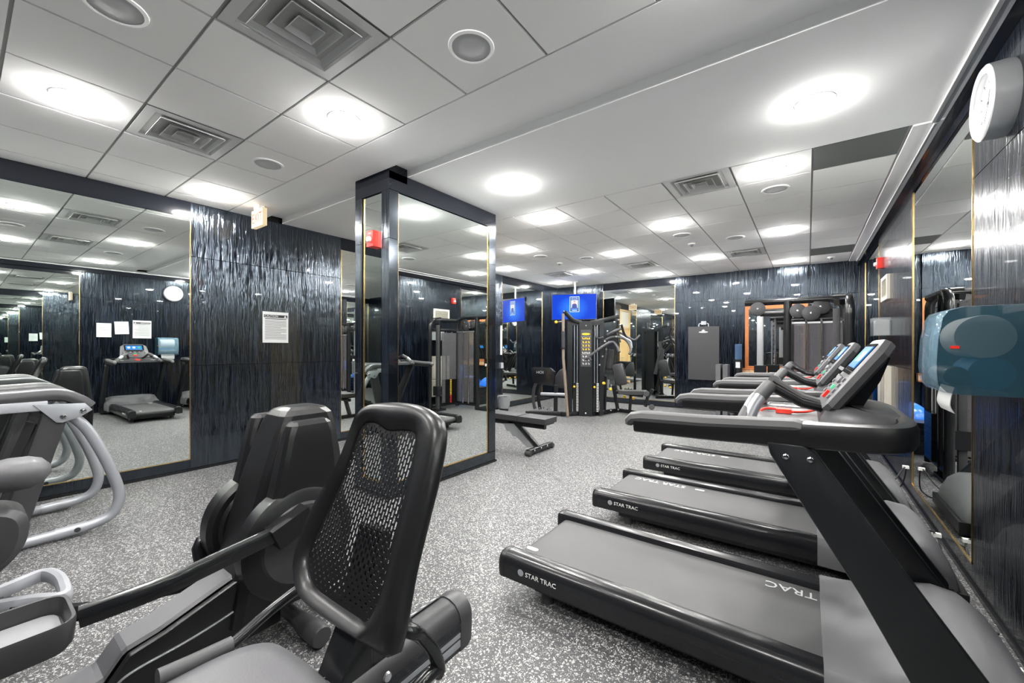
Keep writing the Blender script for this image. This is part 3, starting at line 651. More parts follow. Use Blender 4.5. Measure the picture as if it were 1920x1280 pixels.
# front of the bike, behind the camera line
obj('frame_beam', B(OB).rect(fillet([(-1.09, .55, .28), (-1.09, .0, .22), (-1.09, -.75, .20)], .2), .12, .14), 'black_paint', rb)
obj('stabilizer', B(OB).cyl((-1.36, .42, .06), (-.82, .42, .06), .05, 14, bev=.01), 'black_plastic', rb)
obj('stabilizer', B(OB).cyl((-1.36, -.95, .06), (-.82, -.95, .06), .05, 14, bev=.01), 'black_plastic', rb)
obj('rail_leg', B(OB).rect([(-1.09, .42, .08), (-1.09, .42, .33)], .10, .12, up=(0, 1, 0)), 'black_paint', rb)
obj('drive_cover', B(OB).prism([(-1.19, -.30, .12), (-1.19, -.25, .45), (-1.19, -.45, .62), (-1.19, -.80, .58), (-1.19, -1.0, .30), (-1.19, -.95, .10)], (.20, 0, 0), bev=.03, seg=3), 'black_plastic', rb)
for s in (-1, 1):
    obj('pedal_crank', B(OB).rect([(-1.09 + s * .11, -.55, .36), (-1.09 + s * .13, -.55 + s * .15, .36)], .02, .035), 'brushed_steel', rb)
    obj('pedal', B(OB).box(-1.09 + s * .19 - .05, -1.09 + s * .19 + .05, -.55 + s * .15 - .05, -.55 + s * .15 + .05, .34, .37, bev=.006), 'dark_grey', rb)
obj('console_mast', B(OB).rect([(-1.09, -.65, .55), (-1.09, -.62, .95), (-1.09, -.52, 1.18)], .09, .06, up=(0, 1, 0)), 'black_plastic', rb)
cs = obj('console', B(OB).obox((-1.09, -.49, 1.26), (.42, .06, .28), Matrix.Rotation(math.radians(-18), 3, 'X'), bev=.015), 'black_plastic', rb)
obj('display', B(OB).obox((-1.09, -.457, 1.275), (.30, .01, .16), Matrix.Rotation(math.radians(-18), 3, 'X')), 'screen_black', cs)
# ================================================================== elliptical trainer
EX = -2.20
el = thing('elliptical_trainer', 'black elliptical trainer with twin rounded drive covers and foot trays', 'elliptical trainer', (EX, .6, 0))
OE = (-EX, -.6, 0)
def shell(b, x0, x1, prof, k=((0., .90), (.12, 1.0), (.88, 1.0), (1., .90))):
    """side outline (y, z) given thickness in x, rims rounded in"""
    c = (sum(p[0] for p in prof) / len(prof), sum(p[1] for p in prof) / len(prof))
    sm = spline([(0, y, z) for y, z in prof], 5, True)
    return b.loft([[(x0 + (x1 - x0) * t, c[0] + (p.y - c[0]) * g, c[1] + (p.z - c[1]) * g) for p in sm] for t, g in k])
def taper(b, secs):
    """stack of rounded rectangles: (z, x0, x1, y0, y1, r)"""
    lp = []
    for z, x0, x1, y0, y1, r in secs:
        q = []
        for cx, cy, st in ((x1 - r, y1 - r, 0), (x0 + r, y1 - r, 1), (x0 + r, y0 + r, 2), (x1 - r, y0 + r, 3)):
            for k in range(3):
                an = (st + k / 2) * math.pi / 2; q.append((cx + r * math.cos(an), cy + r * math.sin(an), z))
        lp.append(q)
    return b.loft(lp)
ctr = obj('drive_cover', taper(B(OE), [(.16, -2.36, -2.06, .72, 1.30, .05), (.40, -2.37, -2.06, .76, 1.31, .05), (.66, -2.37, -2.07, .83, 1.29, .045), (.86, -2.36, -2.08, .89, 1.27, .04), (1.02, -2.345, -2.10, .945, 1.25, .04), (1.075, -2.335, -2.105, .965, 1.24, .05), (1.10, -2.315, -2.12, .985, 1.22, .06), (1.112, -2.28, -2.15, 1.02, 1.18, .04)]), 'black_plastic', el, ang=14)
for s, xs_ in ((1, (-2.075, -1.955)), (-1, (-2.47, -2.35))):
    obj('side_cover', taper(B(OE), [(.60, xs_[0], xs_[1], .835, 1.20, .03), (.66, xs_[0], xs_[1], .85, 1.19, .03), (.86, xs_[0] + .004, xs_[1] - .006, .895, 1.18, .03), (1.0, xs_[0] + .01, xs_[1] - .012, .925, 1.165, .03), (1.045, xs_[0] + .016, xs_[1] - .02, .94, 1.155, .035), (1.062, xs_[0] + .03, xs_[1] - .035, .96, 1.135, .02)]), 'black_plastic', el, ang=14)
    xa, xb = xs_
    wc = obj('wheel_cover', B(OE).lathe([(.0, 0), (.20, .0), (.215, .012), (.24, .012), (.262, .03), (.262, .11), (.24, .125), (.0, .125)], (xa if s > 0 else xb, .99, .495), (s, 0, 0), seg=48), 'black_plastic', el)
    obj('crank_disc', B(OE).lathe([(.19, 0), (.18, .012), (.05, .016), (0, .016)], ((xb + .005) if s > 0 else (xa - .005), .99, .495), (s, 0, 0), seg=36), 'charcoal', wc)
# foot arms: rectangular tubes from the crank to the trays
ap = [at_x(585, 962, -1.915), at_x(520, 998, -1.915), at_x(420, 1046, -1.915), at_x(330, 1088, -1.915), at_x(250, 1120, -1.93), at_x(150, 1156, -1.96)]
obj('foot_arm', B(OE).rect(spline(ap, 5), .05, .072, rad=.4), 'black_satin', el)
obj('arm_joint', B(OE).obox(at_x(545, 985, -1.912), (.085, .17, .095), Matrix.Rotation(math.radians(22), 3, 'X'), bev=.02, seg=3), 'black_plastic', el)
ap2 = [Vector((-2.50, .95, .40)), Vector((-2.50, .75, .43)), at_x(380, 1080, -2.46), at_x(290, 1108, -2.46), at_x(200, 1140, -2.46), Vector((-2.45, .12, .40))]
obj('foot_arm', B(OE).rect(spline(ap2, 5), .05, .07, rad=.4), 'black_satin', el)
def tray(x0, x1, y0, y1, z, m):
    out = fillet([(x0 + .12, y1, 0), (x1, y1, 0), (x1 + .01, y0, 0), (x0, y0, 0), (x0, y1, 0), (x0 + .12, y1, 0)], .07, 5)[:-1]
    c = ((x0 + x1) / 2, (y0 + y1) / 2)
    def ring(k, dz): return [(c[0] + (p.x - c[0]) * k, c[1] + (p.y - c[1]) * k, z + dz) for p in out]
    b = B(OE).loft([ring(.93, -.03), ring(1., -.01), ring(1.03, .058), ring(1.015, .066), ring(.975, .064), ring(.95, .03), ring(.93, .004)], True)
    f = obj('foot_tray', b, m, el, ang=50)
    obj('tread', B(OE).loft([ring(.90, .003), ring(.89, .012)]), 'tread_grey', f)
tray(-2.13, -1.885, -.16, .235, .492, 'charcoal')
tray(-2.57, -2.34, -.30, .08, .37, 'charcoal')
# centre beam with its grey cap, floor frame
obj('frame_beam', B(OE).rect([(-2.21, .85, .27), (-2.21, .50, .175), (-2.21, .36, .105), (-2.21, -.65, .09)], .15, .14), 'black_plastic', el)
def yz(pts, x0, x1, th):
    return B(OE).loft([[(x0, y, z), (x1, y, z), (x1 - .012, y, z + th), (x0 + .012, y, z + th)] for y, z in pts])
obj('beam_cap', yz([(.86, .40), (.70, .345), (.51, .275), (.49, .268), (.40, .248), (.385, .238), (.335, .170), (.32, .165), (-.3, .15)], -2.29, -2.13, .012), 'beam_grey', el, ang=15)
sk = obj('beam_side', B(OE).prism([(-2.125, y, z) for y, z in [(.95, .08), (.95, .42), (.80, .375), (.51, .272), (.40, .245), (.34, .165), (.0, .14), (.0, .06), (.5, .06)]], (.035, 0, 0), bev=.006), 'black_plastic', el)
obj('trim_line', B(OE).tube(spline([(-2.088, .93, .30), (-2.088, .78, .245), (-2.088, .6, .205), (-2.088, .42, .185), (-2.088, .36, .16), (-2.088, .345, .12)], 5), .005, 6), 'brushed_steel', sk)
obj('stabilizer', B(OE).loft([[(x, 1.03 + .05 * k * math.cos(2 * math.pi * a / 14), .052 + .05 * k * math.sin(2 * math.pi * a / 14)) for a in range(14)] for x, k in ((-2.55, .9), (-2.53, 1.02), (-2.40, .98), (-2.3, .7), (-2.1, .7), (-2.0, .98), (-1.87, 1.02), (-1.855, .9))]), 'charcoal', el)
obj('stabilizer', B(OE).cyl((-2.5, -.75, .06), (-1.9, -.75, .06), .05, 14, bev=.01), 'black_plastic', el)
obj('mast', B(OE).rect([(-2.21, -.62, .12), (-2.21, -.58, .8), (-2.21, -.48, 1.3)], .10, .08, up=(0, 1, 0)), 'black_plastic', el)
for s in (-1, 1):
    obj('handlebar', B(OE).tube(spline([(EX + s * .10, -.58, .8), (EX + s * .22, -.52, 1.0), (EX + s * .24, -.40, 1.3), (EX + s * .20, -.30, 1.5)], 6), .02, 10), 'black_satin', el)
cs = obj('console', B(OE).obox((EX, -.45, 1.40), (.40, .06, .30), Matrix.Rotation(math.radians(-20), 3, 'X'), bev=.015), 'black_plastic', el)
obj('display', B(OE).obox((EX, -.415, 1.415), (.28, .01, .17), Matrix.Rotation(math.radians(-20), 3, 'X')), 'screen_blue', cs)
# ================================================================== upright bike
ux = -3.20
ub = thing('upright_bike', 'upright exercise bike with grey saddle and pale grey rear loop, beside the elliptical', 'exercise bike', (ux, -.1, 0))
OU = (-ux, .1, 0)
lp = []
for y, hw, z0, z1 in ((-.04, .03, .79, .81), (-.0, .05, .76, .83), (.08, .085, .735, .85), (.16, .115, .72, .865), (.23, .125, .725, .862), (.275, .11, .75, .845), (.30, .06, .775, .815)):
    lp.append([(ux - hw, y, (z0 * .45 + z1 * .55)), (ux - hw * .8, y, z1 - .012), (ux - hw * .35, y, z1), (ux + hw * .35, y, z1), (ux + hw * .8, y, z1 - .012), (ux + hw, y, (z0 * .45 + z1 * .55)), (ux + hw * .7, y, z0), (ux - hw * .7, y, z0)])
obj('saddle', B(OU).loft(lp), 'pad_grey', ub, ang=70)
obj('seat_post', B(OU).rect([(ux, .05, .5), (ux, .12, .74)], .07, .06, up=(0, 1, 0)), 'light_grey', ub)
cov = obj('drive_cover', shell(B(OU), ux - .13, ux + .13, [(.20, .62), (.22, .50), (.16, .38), (.0, .27), (-.25, .24), (-.48, .30), (-.55, .45), (-.45, .60), (-.2, .66), (.05, .665)]), 'charcoal', ub, ang=40)
obj('crank_disc', B(OU).lathe([(.09, 0), (.085, .012), (.0, .014)], (ux + .128, -.02, .47), (1, 0, 0), seg=28), 'black_plastic', cov)
obj('emblem', B(OU).lathe([(.045, 0), (.043, .004), (.03, .004), (.028, .001), (0, .001)], (ux + .131, .045, .545), (1, 0, 0), seg=24), 'silver_paint', cov)
loop = spline([at_z(*q, .17) for q in ((-40, 1128), (20, 1102), (80, 1078), (108, 1084), (120, 1102), (118, 1122), (60, 1128), (0, 1138), (-50, 1146))], 5, True)
obj('rear_loop', B(OU).rect(loop, .052, .075, closed=True, rad=.5), 'light_grey', ub)
obj('floor_beam', B(OU).rect([(ux, .15, .13), (ux, -.9, .12)], .11, .10), 'black_paint', ub)
for y in (.16, -.88): obj('stabilizer', B(OU).cyl((ux - .27, y, .05), (ux + .27, y, .05), .045, 14, bev=.01), 'charcoal', ub)
for s in (-1, 1):
    obj('pedal_crank', B(OU).rect([(ux + s * .15, -.1, .42), (ux + s * .17, -.1 + s * .1, .42 - s * .12)], .02, .04), 'brushed_steel', ub)
    obj('pedal', B(OU).box(ux + s * .23 - .05, ux + s * .23 + .05, -.1 + s * .1 - .05, -.1 + s * .1 + .05, .41 - s * .12, .435 - s * .12, bev=.005), 'black_plastic', ub)
    obj('handlebar', B(OU).tube(fillet([(ux, -.55, 1.05), (ux + s * .2, -.55, 1.08), (ux + s * .22, -.35, 1.10)], .08), .017, 10), 'dark_grey', ub)
obj('mast', B(OU).rect([(ux, -.55, .55), (ux, -.60, .9), (ux, -.56, 1.12)], .10, .07, up=(0, 1, 0)), 'dark_grey', ub)
cs = obj('console', B(OU).obox((ux, -.56, 1.25), (.34, .06, .28), Matrix.Rotation(math.radians(-20), 3, 'X'), bev=.015), 'charcoal', ub)
obj('display', B(OU).obox((ux, -.525, 1.265), (.24, .01, .15), Matrix.Rotation(math.radians(-20), 3, 'X')), 'screen_black', cs)
# ================================================================== motion trainer by the mirror
mt = thing('motion_trainer', 'grey adaptive motion trainer with curved silver floor tubes beside the wide mirror', 'motion trainer', (-4.85, .1, 0))
OM = (4.85, -.1, 0)
for s, x in ((1, -4.45), (-1, -5.24)):
    tp = [(x, .50, .93), (x, .60, .80), (x, .70, .56), (x, .765, .35), (x, .785, .22), (x, .75, .11), (x, .66, .062), (x, .50, .048), (x, .2, .042), (x, -.9, .042)]
    ft = obj('floor_tube', B(OM).tube(spline(tp, 5), .036, 14), 'silver_paint', mt)
    obj('tube_sleeve', B(OM).cyl((x, .44, .045), (x, .60, .052), .041, 14), 'silver_paint', ft)
    obj('sleeve_bolt', B(OM).lathe([(.018, 0), (.016, .006), (0, .006)], (x + s * .04, .55, .055), (s, 0, 0), seg=12), 'charcoal', ft)
    ip = [(x - s * .09, .44, .93), (x - s * .09, .52, .82), (x - s * .09, .60, .60), (x - s * .09, .64, .40)]
    obj('side_post', B(OM).rect([(x, .44, .93), (x, .25, .18), (x, .23, .06)], .10, .13, up=(0, 1, 0)), 'charcoal', mt)
    pl = obj('gusset_plate', B(OM).prism([(x + s * .060, y, z) for y, z in ((.33, 1.015), (.585, 1.0), (.625, .945), (.56, .90), (.47, .87), (.44, .875))], (s * .008, 0, 0), bev=.003), 'silver_paint', mt)
    for y, z in ((.475, .915), (.575, .945)): bolt(pl, (x + s * .068 + OM[0], y + OM[1], z), (s, 0, 0), .018)
    cvp = spline([(x, -.75, 1.02), (x, -.2, 1.05), (x, .25, 1.065), (x, .46, 1.068), (x, .56, 1.02), (x, .615, .965)], 5)
    obj('top_cover', B(OM).rect(cvp, .115, .085, rad=.4), 'dark_grey', mt)
    obj('top_strip', B(OM).rect([p + Vector((s * .02, 0, .035)) for p in cvp], .035, .022, rad=.5), 'light_grey', mt)
    obj('top_bar', B(OM).rect([p + Vector((-s * .20, 0, -.005)) for p in cvp], .12, .085, rad=.45), 'dark_grey', mt)
    obj('cover_skirt', B(OM).rect([(x, -.75, .97), (x, .0, 1.0), (x, .40, 1.0)], .12, .07), 'light_grey', mt)
    obj('foot_plate', B(OM).box(x - s * .22 - .09, x - s * .22 + .09, -.35, .05, .22 + .05 * s, .26 + .05 * s, bev=.012), 'light_grey', mt)
    obj('foot_link', B(OM).rect([(x - s * .22, .02, .24 + .05 * s), (x - s * .15, .20, .4), (x - s * .05, .34, .88)], .04, .06), 'charcoal', mt)
    obj('handlebar', B(OM).tube(spline([(x - s * .12, -.6, .95), (x - s * .10, -.5, 1.2), (x - s * .08, -.38, 1.5)], 6), .02, 10), 'black_satin', mt)
obj('cross_tube', B(OM).cyl((-5.24, .40, .97), (-4.45, .40, .97), .04, 14), 'charcoal', mt)
obj('cross_tube', B(OM).cyl((-5.24, -.7, .97), (-4.45, -.7, .97), .04, 14), 'charcoal', mt)
obj('floor_bar', B(OM).rect([(-5.24, -.85, .045), (-4.45, -.85, .045)], .08, .06), 'charcoal', mt)
obj('console_mast', B(OM).rect([(-4.845, -.8, .05), (-4.845, -.8, .9), (-4.845, -.68, 1.4)], .14, .10, up=(0, 1, 0)), 'charcoal', mt)
cs = obj('console', B(OM).obox((-4.845, -.65, 1.50), (.42, .06, .32), Matrix.Rotation(math.radians(-18), 3, 'X'), bev=.015), 'black_plastic', mt)
obj('display', B(OM).obox((-4.845, -.615, 1.51), (.30, .01, .19), Matrix.Rotation(math.radians(-18), 3, 'X')), 'screen_blue', cs)
# ================================================================== multi-gym at the far left
def pad(b, c, size, rot=None, r=.025): return b.obox(c, size, rot, bev=r, seg=3)
GY = 7.75
mg = thing('multi_gym', 'black multi-station gym tower with yellow knobs and press arms before the end mirror', 'gym machine', (-3.75, GY, 0))
OG = (3.75, -GY, 0)
def g(px, py, y=GY): return at_y(px, py, y)
# local axes of the tower: it faces the camera side (turned about its own axis)
TR = Matrix.Rotation(math.radians(26), 3, 'Z'); TC = Vector((-3.76, 7.80, 0))
def tw(a, b, z): return TC + TR @ Vector((a, b, z))
def twbox(b_, x0, x1, y0, y1, z0, z1, bev=.006): return b_.obox(tw((x0 + x1) / 2, (y0 + y1) / 2, (z0 + z1) / 2), (x1 - x0, y1 - y0, z1 - z0), TR, bev=bev)
tower = obj('tower_shroud', twbox(B(OG), -.135, .135, -.16, -.12, .01, 1.93), 'black_paint', mg)
twbox(B(), 0, 1, 0, 1, 0, 1)
obj('tower_frame', twbox(twbox(twbox(B(OG), -.38, -.28, -.12, .0, .03, 1.95), .28, .36, -.10, .0, .03, 1.9), -.38, .36, -.10, .0, 1.88, 1.96), 'black_paint', mg)
obj('tower_back', twbox(B(OG), -.15, .15, .02, .05, .03, 1.9), 'black_satin', mg)
# exercise placard on the shroud
pl = obj('placard', twbox(B(OG), -.105, .105, -.166, -.161, 1.02, 1.78, bev=.001), 'dark_grey', mg)
obj('placard_head', B(OG).prism([tw(.085 * math.cos(k * math.pi / 10), -.167, 1.69 + .02 * math.sin(k * math.pi / 10)) for k in range(20)], TR @ Vector((0, -.002, 0))), 'yellow_plastic', pl)
for j, (n, m) in enumerate(((4, 'yellow_plastic'), (3, 'yellow_plastic'), (3, 'yellow_plastic'), (3, 'yellow_plastic'), (4, 'paper'), (3, 'paper'), (3, 'paper'), (3, 'paper'))):
    z = 1.60 - j * .074
    for i in range(n):
        a = -.085 + .17 * (i + .5) / n
        obj('exercise_figure', B(OG).obox(tw(a, -.1675, z), (.016, .003, .040), TR @ Matrix.Rotation(.4 if i % 2 else -.3, 3, 'Y')).obox(tw(a + .012, -.1675, z - .006), (.022, .003, .012), TR), m, pl, smooth=False)
    if j in (0, 2, 3, 5): obj('placard_rule', B(OG).obox(tw(0, -.167, z + .037), (.2, .002, .004), TR), 'light_grey', pl, smooth=False)
for z in (.06, 1.86): bolt(tower, tw(0, -.16, z) + Vector(OG), TR @ Vector((0, -1, 0)), .018)
text('V SERIES', .045, 'light_grey', tower, tw(0, -.1615, .70) + Vector(OG), TR @ Vector((1, 0, 0)), (0, 0, 1)) if False else None
# two weight stacks with numbered plates and guide rods
for s, n in ((-1, 18), (1, 18)):
    cx = s * .205
    st = obj('weight_stack', twbox(B(OG), cx - .062, cx + .062, -.11, -.02, .08, .085), 'black_paint', mg)
    for k in range(n):
        obj('weight_plate', twbox(B(OG), cx - .06, cx + .06, -.12, -.02, .09 + k * .033, .12 + k * .033, bev=.002), 'black_satin', st)
        obj('plate_number', twbox(B(OG), cx + .012, cx + .055, -.124, -.121, .096 + k * .033, .114 + k * .033, bev=0), 'paper', st, smooth=False)
    for a in (-.03, .03): obj('guide_rod', B(OG).cyl(tw(cx + a, -.07, .08), tw(cx + a, -.07, 1.88), .011, 10), 'brushed_steel', mg)
    obj('selector_pin', B(OG).ball(tw(cx - .03, -.135, .60), .024, u=12, v=8), 'yellow_plastic', st)
# left: cross head and hanging lat bar with its sleeve
obj('top_arm', B(OG).rect(fillet([tw(-.10, -.08, 1.93), tw(-.28, -.18, 1.98), tw(-.42, -.32, 2.13)], .08), .06, .075), 'black_paint', mg)
obj('pulley', B(OG).lathe([(.05, -.015), (.042, -.005), (.042, .005), (.05, .015)], tw(-.44, -.33, 2.12), TR @ Vector((1, 0, 0)), seg=20), 'black_satin', mg)
obj('top_arm', B(OG).rect(fillet([tw(.10, -.06, 1.93), tw(.30, -.05, 1.97), tw(.66, .05, 2.06)], .08), .055, .075), 'black_paint', mg)
bar = obj('lat_strap', B(OG).tube([tw(-.455, -.36, 2.10), tw(-.45, -.37, 1.2), tw(-.36, -.37, .03)], .028, 10), 'tan_rope', mg)
obj('strap_sleeve', B(OG).cyl(tw(-.455, -.365, 1.74), tw(-.452, -.37, 1.42), .036, 12), 'charcoal', bar)
obj('strap_stop', B(OG).cyl(tw(-.452, -.37, 1.41), tw(-.452, -.37, 1.385), .05, 14), 'black_plastic', bar)
obj('clip', B(OG).tube([tw(-.45, -.375, 1.80 + .05 * math.cos(k / 10 * 6.283)) + TR @ Vector((.025 * math.sin(k / 10 * 6.283), 0, 0)) for k in range(10)], .006, 6, closed=True), 'chrome', bar)
for p in (tw(-.60, -.34, 1.93), tw(.50, -.02, .55), tw(.82, .35, .36), tw(1.0, .36, .33), tw(.36, -.1, .68)):
    obj('knob', B(OG).ball(p, .032, u=12, v=8), 'yellow_plastic', mg)
obj('knob_stem', B(OG).cyl(tw(-.60, -.34, 1.93), tw(-.45, -.34, 1.95), .012, 8), 'chrome', mg)
# press arms and butterfly arms on the right
R1 = lambda *pts: spline([g(a, b, y) for a, b, y in pts], 6)
for pts, r, m in ((((1158, 600, 8.0), (1155, 618, 8.0), (1162, 642, 8.0)), .03, 'black_paint'),
                  (((1101, 671, 7.45), (1122, 655, 7.55), (1141, 643, 7.7), (1150, 642, 7.8), (1157, 650, 7.8), (1161, 660, 7.75)), .028, 'dark_grey'),
                  (((1128, 642, 7.9), (1148, 632, 7.95), (1168, 634, 8.0), (1178, 642, 8.0), (1183, 655, 7.95), (1180, 664, 7.9)), .026, 'dark_grey'),
                  (((1160, 622, 8.0), (1178, 632, 8.1), (1190, 637, 8.15), (1200, 628, 8.2)), .02, 'dark_grey'),
                  (((1139, 628, 7.9), (1152, 621, 7.9), (1164, 616, 8.0)), .028, 'dark_grey'),
                  (((1118, 612, 7.8), (1117, 630, 7.75), (1124, 634, 7.7), (1131, 632, 7.7)), .018, 'dark_grey'),
                  (((1108, 676, 7.45), (1104, 671, 7.45), (1098, 674, 7.45)), .026, 'black_foam'), (((1165, 608, 8.0), (1170, 625, 8.05), (1176, 633, 8.1)), .026, 'black_paint'), (((1163, 628, 8.0), (1172, 634, 8.05), (1182, 640, 8.1), (1184, 652, 8.1)), .024, 'silver_paint'), (((1120, 655, 7.9), (1126, 645, 7.9), (1134, 640, 7.9)), .03, 'black_paint'), (((1128, 690, 7.9), (1132, 720, 8.0), (1128, 760, 8.1)), .03, 'black_paint'), (((1142, 640, 7.9), (1134, 650, 7.9), (1126, 668, 7.9), (1121, 690, 7.9)), .03, 'black_paint')):
    obj('press_arm', B(OG).tube(R1(*pts), r, 10), m, mg)
for a, b, y in ((1160, 600, 8.0), (1152, 604, 8.0), (1163, 609, 8.0), (1134, 640, 7.8), (1137, 655, 7.8), (1130, 668, 7.8), (1155, 631, 7.95), (1139, 621, 7.9), (1124, 684, 7.8), (1146, 722, 8.1)):
    bolt(mg, g(a, b, y - .05) + Vector(OG), (.4, -.9, 0), .022)
obj('pec_arm', B(OG).rect([g(1131, 636, 8.0), g(1134, 660, 8.0), g(1124, 720, 8.05)], .10, .09, up=(0, 1, 0)), 'black_foam', mg)
obj('pec_arm', B(OG).rect([g(1146, 655, 8.15), g(1143, 690, 8.15)], .11, .09, up=(0, 1, 0)), 'black_foam', mg)
# seat, back pad, leg roller, frame of the right-hand station
SY = 8.35
def rz(px0, py0, px1, py1, y, w_, d_, m, nm, r=.02):
    a, b = at_y(px0, py0, y), at_y(px1, py1, y)
    return obj(nm, B(OG).rect([a, a.lerp(b, .08), a.lerp(b, .5), a.lerp(b, .92), b], w_, d_, up=(0, 1, 0), rad=.4, scale=[.7, 1, 1, 1, .7]), m, mg)
rz(1158, 682, 1167, 722, SY, .24, .09, 'pad_black', 'back_pad')
obj('seat_pad', pad(B(OG), at_y(1186, 735, SY), (.58, .30, .075), TR), 'pad_black', mg)
obj('leg_roller', B(OG).cyl(at_y(1212, 738, SY - .22), at_y(1212, 738, SY + .22), .06, 18, bev=.01), 'pad_black', mg)
obj('leg_roller', B(OG).cyl(at_y(1222, 763, SY - .22), at_y(1222, 763, SY + .22), .055, 18, bev=.01), 'pad_black', mg)
obj('leg_arm', B(OG).rect([at_y(1224, 730, SY), at_y(1214, 745, SY), at_y(1210, 762, SY)], .05, .07, up=(0, 1, 0)), 'black_paint', mg)
obj('seat_frame', B(OG).rect([at_y(1155, 735, SY), at_y(1205, 742, SY)], .06, .06).rect([at_y(1183, 738, SY), at_y(1181, 768, SY)], .05, .06, up=(0, 1, 0)).rect([at_y(1150, 722, SY), at_y(1158, 766, SY)], .06, .07, up=(0, 1, 0)), 'black_paint', mg)
obj('base_bar', B(OG).rect([Vector((*tw(.12, -.10, 0).xy, .05)), Vector((*at_z(1158, 768, .05).xy, .05)), Vector((*at_y(1205, 757, SY).xy, .06))], .08, .08), 'black_paint', mg)
obj('upright_strut', B(OG).rect([at_y(1136, 705, 8.1), Vector((*at_y(1133, 770, 8.1).xy, .03))], .05, .07, up=(0, 1, 0)), 'black_paint', mg)
obj('grab_strip', B(OG).box(*sum(([a - .05, a + .05] if i == 0 else [a - .02, a + .02] for i, a in enumerate(at_y(1131, 718, 8.0))), []), bev=.006), 'tan_rope', mg)
for k in range(5): bolt(mg, Vector((*tw(.2 + .16 * k, -.06 + .1 * k, 0).xy, .10)) + Vector(OG), (.4, -.9, 0), .02)
# leg-press station on the left
lpx = at_y(1017, 705, 7.55)
plate = obj('press_plate', B(OG).prism([at_y(a, b, 7.55) for a, b in ((996, 690), (1000, 688), (1032, 689), (1038, 696), (1036, 720), (1031, 722), (1003, 718), (997, 712))], (.03, .05, -.015), bev=.008), 'black_satin', mg)
text('HOIST', .085, 'light_grey', plate, at_y(1016, 698, 7.53) + Vector(OG), (.86, .5, 0), (0, 0, 1))
for dx in (0, 10):
    obj('press_strut', B(OG).rect(spline([at_y(1019 + dx * .3, 709, 7.6), at_y(1008 + dx, 713, 7.6), at_y(1001 + dx, 730, 7.6), at_y(1000 + dx, 750, 7.6), Vector((*at_y(1003 + dx, 772, 7.6).xy, .05))], 5), .05, .065, up=(0, 1, 0)), 'black_satin' if dx else 'charcoal', mg)
obj('base_bar', B(OG).rect([Vector((*at_z(986, 773, .04).xy, .04)), Vector((*tw(-.32, -.20, 0).xy, .04))], .08, .07), 'black_paint', mg)
obj('base_bar', B(OG).rect([Vector((*tw(-.5, -.25, 0).xy, .04)), Vector((*tw(-.1, -.05, 0).xy, .04))], .08, .07), 'black_paint', mg)
obj('leg_roller', B(OG).cyl(at_y(1014, 738, 7.45), at_y(1068, 740, 7.6), .035, 14, bev=.008), 'light_grey', mg)
obj('roller_post', B(OG).rect([at_y(1042, 722, 7.55), Vector((*at_y(1042, 768, 7.55).xy, .06))], .07, .07, up=(0, 1, 0)), 'black_paint', mg)
lp = []
for t, k in ((0, .85), (.02, 1.), (.06, 1.), (.075, .9)):
    cc = at_y(1050, 708, 7.85)
    lp.append([cc + Vector((p.x * k, t - .03, p.z * k)) for p in spline([(-.17, 0, -.19), (-.12, 0, .0), (.0, 0, .17), (.12, 0, .19), (.16, 0, .0), (.16, 0, -.2), (.0, 0, -.22)], 4, True)])
obj('back_pad', B(OG).loft(lp), 'pad_black', mg)
for k in range(4): bolt(mg, Vector((*at_y(1012 + 7 * k, 770, 7.45).xy, .10 + .02 * (k % 2))) + Vector(OG), (.4, -.9, 0), .022)
# ================================================================== flat bench beside the pillar
bn = thing('weight_bench', 'black padded weight bench with a notched steel strut standing beside the pillar', 'bench', (-3.35, 4.7, 0))
ON = (3.35, -4.7, 0)
obj('seat_pad', pad(B(ON), (-2.98, 4.68, .445), (.44, .30, .07), r=.02), 'charcoal', bn)
obj('back_pad', pad(B(ON), (-3.62, 4.68, .445), (.80, .28, .07), r=.02), 'charcoal', bn)
obj('pad_board', B(ON).box(-4.0, -2.78, 4.56, 4.80, .39, .412), 'black_paint', bn)
obj('top_beam', B(ON).rect([(-4.0, 4.68, .35), (-2.85, 4.68, .35)], .06, .06), 'black_paint', bn)
obj('front_leg', B(ON).rect([(-3.45, 4.68, .38), (-3.2, 4.68, .25), (-2.96, 4.68, .06)], .06, .07), 'black_paint', bn)
nl = obj('notched_strut', B(ON).prism([(-3.52, 4.635, .33), (-3.34, 4.635, .35), (-3.05, 4.635, .10), (-3.0, 4.635, .06), (-3.12, 4.635, .055), (-3.30, 4.635, .17), (-3.36, 4.635, .17), (-3.40, 4.635, .23), (-3.46, 4.635, .23)], (0, .01, 0)), 'brushed_steel', bn)
ff = obj('foot_bar', B(ON).rect([(-2.95, 4.42, .05), (-2.95, 5.0, .05)], .07, .06), 'black_paint', bn)
for y in (4.42, 5.0): obj('wheel', B(ON).cyl((-2.99, y, .035), (-2.91, y, .035), .035, 14, bev=.005), 'black_foam', ff)
for y in (4.52, 4.68, 4.84): bolt(ff, Vector((-2.915, y, .06)) + Vector(ON), (1, 0, 0), .013)
obj('rear_leg', B(ON).rect([(-3.85, 4.68, .36), (-4.0, 4.68, .06)], .06, .07), 'black_paint', bn)
obj('foot_bar', B(ON).rect([(-4.0, 4.42, .04), (-4.0, 4.94, .04)], .07, .06), 'black_paint', bn)
